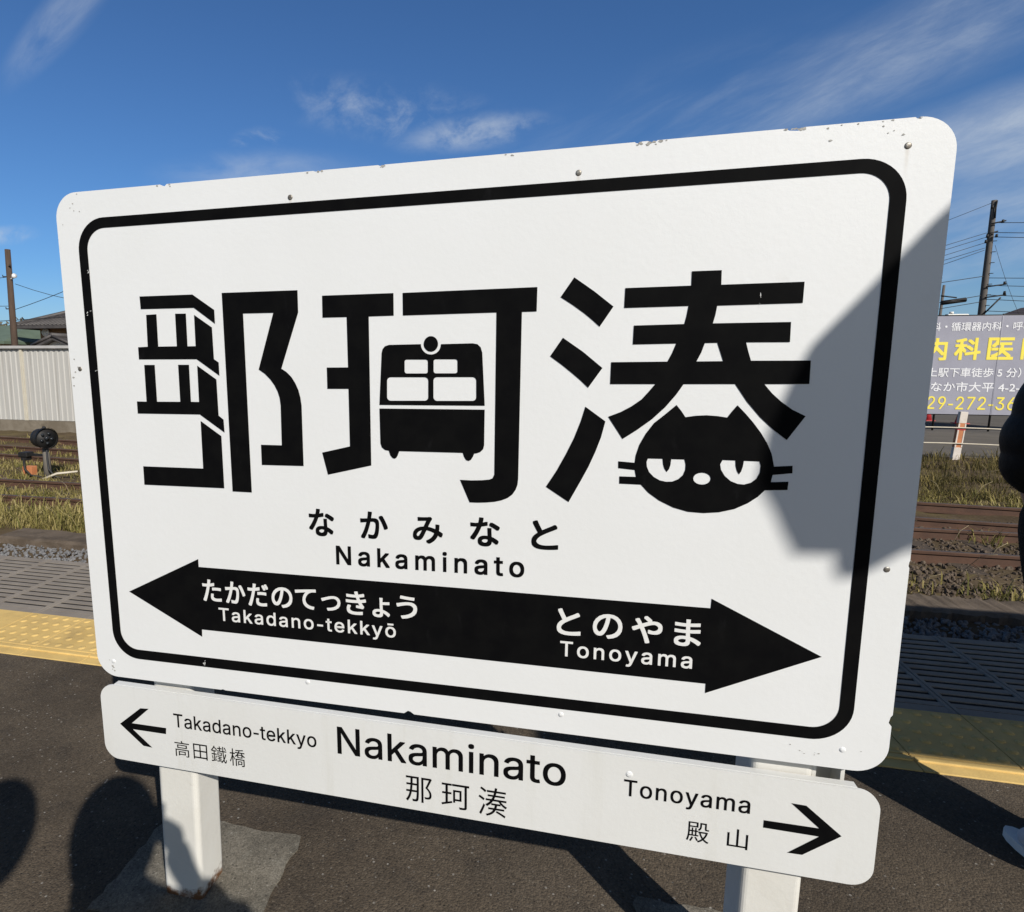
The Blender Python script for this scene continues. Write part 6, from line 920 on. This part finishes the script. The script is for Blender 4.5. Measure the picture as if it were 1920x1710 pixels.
def person(label, base, face, H, arms, coat, pants, hairlen=0.0, group=None, legs=None, hat=None, world_arms=False, lean=0.0, puff=1.0, hem=.84, hips=1.0):
    """arms: per side (shoulder offset, elbow, wrist, hand direction, palm) in the person's own frame: x right, y forward, z up"""
    yaw = math.atan2(-face[0], face[1])
    t = thing('person', label, 'person', base, (0, 0, yaw), group)
    if world_arms:
        rz = Matrix.Rotation(-yaw, 3, 'Z'); B0 = Vector(base)
        arms = [(rz @ (Vector(a[0])-B0), rz @ (Vector(a[1])-B0), rz @ Vector(a[2]), rz @ Vector(a[3])) for a in arms]
    k = H/1.70; F = (0, 1, 0); Z = lambda *a: tuple(q*k for q in a)
    lg = legs or ((.10, .02, .0), (-.10, -.02, .0))
    J = [Z(0, 0, .93), Z(0, 0, 1.12), Z(0, -.01, 1.36), Z(lean*.4, -.005, 1.44), Z(lean*.8, .01, 1.50), Z(lean, .02, 1.57)]
    Rd = [.105*k, .11*k, (.115*k, .075*k), .052*k, .050*k, .05*k]; E = [(0, 1), (1, 2), (2, 3), (3, 4), (4, 5)]
    for s, (fx, fy, fz) in zip((1, -1), lg):
        n = len(J); J += [Z(.09*s, 0, .86), Z(.5*(.09*s+fx), fy*.5+.02, .48), Z(fx, fy-.03, .09+fz), Z(fx, fy+.06, .045+fz)]
        Rd += [.070*k, .055*k, .042*k, .035*k]; E += [(0, n), (n, n+1), (n+1, n+2), (n+2, n+3)]
    arm_idx = []
    for s, a in zip((1, -1), arms):
        n = len(J); J += [Z(.19*s, -.01, 1.36), a[0], a[1]]; Rd += [.045*k, .040*k, .029*k]; E += [(2, n), (n, n+1), (n+1, n+2)]
        hj, he, hr = hand_joints(a[1], a[2], a[3], s if len(a) < 5 else a[4]); m0 = len(J)
        J += hj; Rd += hr; E += [(n+2, m0)]+[(p+m0, q+m0) for p, q in he]; arm_idx.append((n, n+1, n+2))
    hc = Vector(Z(lean, .035, 1.585))
    skin_mesh('body', J, E, Rd, M['skin'], t, 2, head_shape(hc, F, k))
    face_bits(hc, F, t, k); hair_cap(hc, F, t, k, hairlen)
    if hat:
        bm = bmesh.new(); bmesh.ops.create_uvsphere(bm, u_segments=28, v_segments=20, radius=1.0)
        kill = []
        for v in bm.verts:
            x, y, z = v.co
            if z < -.75 or (y > .55 and z < .25): kill.append(v)
            v.co = Vector((x*hat[0]+hc.x, y*hat[0]*1.12+hc.y-.005, z*hat[1]+hat[2]))
        bmesh.ops.delete(bm, geom=kill, context='VERTS'); MB().bm(bm, 0, True).build('knit_hat', M['coat'], t)
    cj = [Z(0, 0, hem), Z(0, 0, 1.0), Z(0, 0, 1.16), Z(0, -.01, 1.35), Z(0, -.005, 1.435)]; cr = [.160*k*puff, .156*k*puff, .154*k*puff, (.165*k, .125*k*puff), .088*k]
    ce = [(0, 1), (1, 2), (2, 3), (3, 4)]
    for s, a in zip((1, -1), arms):
        n = len(cj); e = Vector(a[0]); w = Vector(a[1]); cj += [Z(.195*s, -.01, 1.345), tuple(e), tuple(e.lerp(w, .9))]; cr += [.078*k, .066*k, .052*k]; ce += [(3, n), (n, n+1), (n+1, n+2)]
    def quilt(bm):
        if coat is not M['jacket']: return
        bmesh.ops.subdivide_edges(bm, edges=bm.edges[:], cuts=1, use_grid_fill=True); bm.normal_update()
        for v in bm.verts: v.co += v.normal*(.007*abs(math.sin(v.co.z*34))-.003+.002*math.sin(v.co.x*60+v.co.z*23)*math.sin(v.co.y*48))
    skin_mesh('jacket', cj, ce, cr, coat, t, 3, quilt)
    pj = [Z(0, 0, 1.06), Z(0, 0, .95)]; pr = [.125*k*hips, .140*k*hips]; pe = [(0, 1)]
    for s, (fx, fy, fz) in zip((1, -1), lg):
        n = len(pj); pj += [Z(.088*s, 0, .80), Z(.5*(.09*s+fx), fy*.5+.02, .48), Z(fx, fy-.03, .060+fz)]; pr += [.098*k*hips, .080*k, .066*k]; pe += [(1, n), (n, n+1), (n+1, n+2)]
    skin_mesh('trousers', pj, pe, pr, pants, t, 2)
    for s, (fx, fy, fz) in zip((1, -1), lg):
        o = skin_mesh('shoe', [Z(fx, fy-.055, .055+fz), Z(fx, fy+.02, .05+fz), Z(fx, fy+.10, .042+fz), Z(fx, fy+.165, .036+fz)], [(0, 1), (1, 2), (2, 3)], [(.042*k, .045*k), (.044*k, .045*k), (.047*k, .038*k), (.036*k, .028*k)], M['shoe'], t, 2)
        b = MB(); out = []
        for q in range(20):
            a = 2*math.pi*q/20; out.append(((fx+.043*math.cos(a)*(1.08 if math.sin(a) > 0 else .9))*k, (fy+.060+.138*math.sin(a))*k))
        b.add([(x, y, fz*k+.003) for x, y in out]+[(x, y, fz*k+.024) for x, y in out], [tuple(range(19, -1, -1)), tuple(range(20, 40))]+[(q, (q+1) % 20, (q+1) % 20+20, q+20) for q in range(20)])
        b.build('sole', M['sole'], o)
    return t

# bystander at the right edge of the frame, turned left
by = person('person in a black down jacket and pale sneakers at the right edge beside the sign', (1.285, 1.71, 0), (-0.36, 0.93), 1.63,
            (((1.55, 1.80, 1.02), (1.40, 1.88, .95), (-.3, .3, -.9), (-1, 0, 0)), ((1.072, 1.69, 1.025), (1.16, 1.80, .92), (.4, .3, -.8), (1, 0, 0))),
            M['jacket'], M['tweed'], 0.2, legs=((.048, -.085, 0), (-.068, -.100, 0)), hips=1.32, puff=1.15, hem=.95, world_arms=True)
# photographer and companion: only their shadows reach the picture
ph = person('person in a round hat holding up a phone, whose shadow falls on the left post', (0.255, -0.30, 0), (-0.30, 1.0), 1.50,
            (((0.47, -.22, 1.02), (.205, -.125, 1.195), (-.40, .16, .70), (-.9, -.2, .1)), ((.10, -.16, 0.98), (-.10, -.115, 1.140), (.40, .22, .6), (.9, -.1, .1))),
            M['coat'], M['trousers'], 0.3, hat=(.105, .15, 1.415), world_arms=True, lean=-.10)
co = person('person in a round hat beside the photographer, casting the head shadow at far left', (0.035, -0.63, 0), (-0.2, 1.0), 1.70,
            (((.24, -.74, 1.05), (.22, -.66, .80), (0, .1, -1), (-1, 0, 0)), ((-.22, -.66, 1.05), (-.20, -.60, .80), (0, .1, -1), (1, 0, 0))),
            M['jacket'], M['trousers'], 0.1, hat=(.105, .15, 1.61), world_arms=True)
b = MB(); b.box(-.075, .075, -.004, .004, -.038, .038, bev=.003); o = b.build('smartphone', M['phone'], None, (0.0, -0.028, 1.212))
o.rotation_euler = (-.14, 0, .22); tag(o, 'black phone held level in the photographer\'s hands', 'phone')
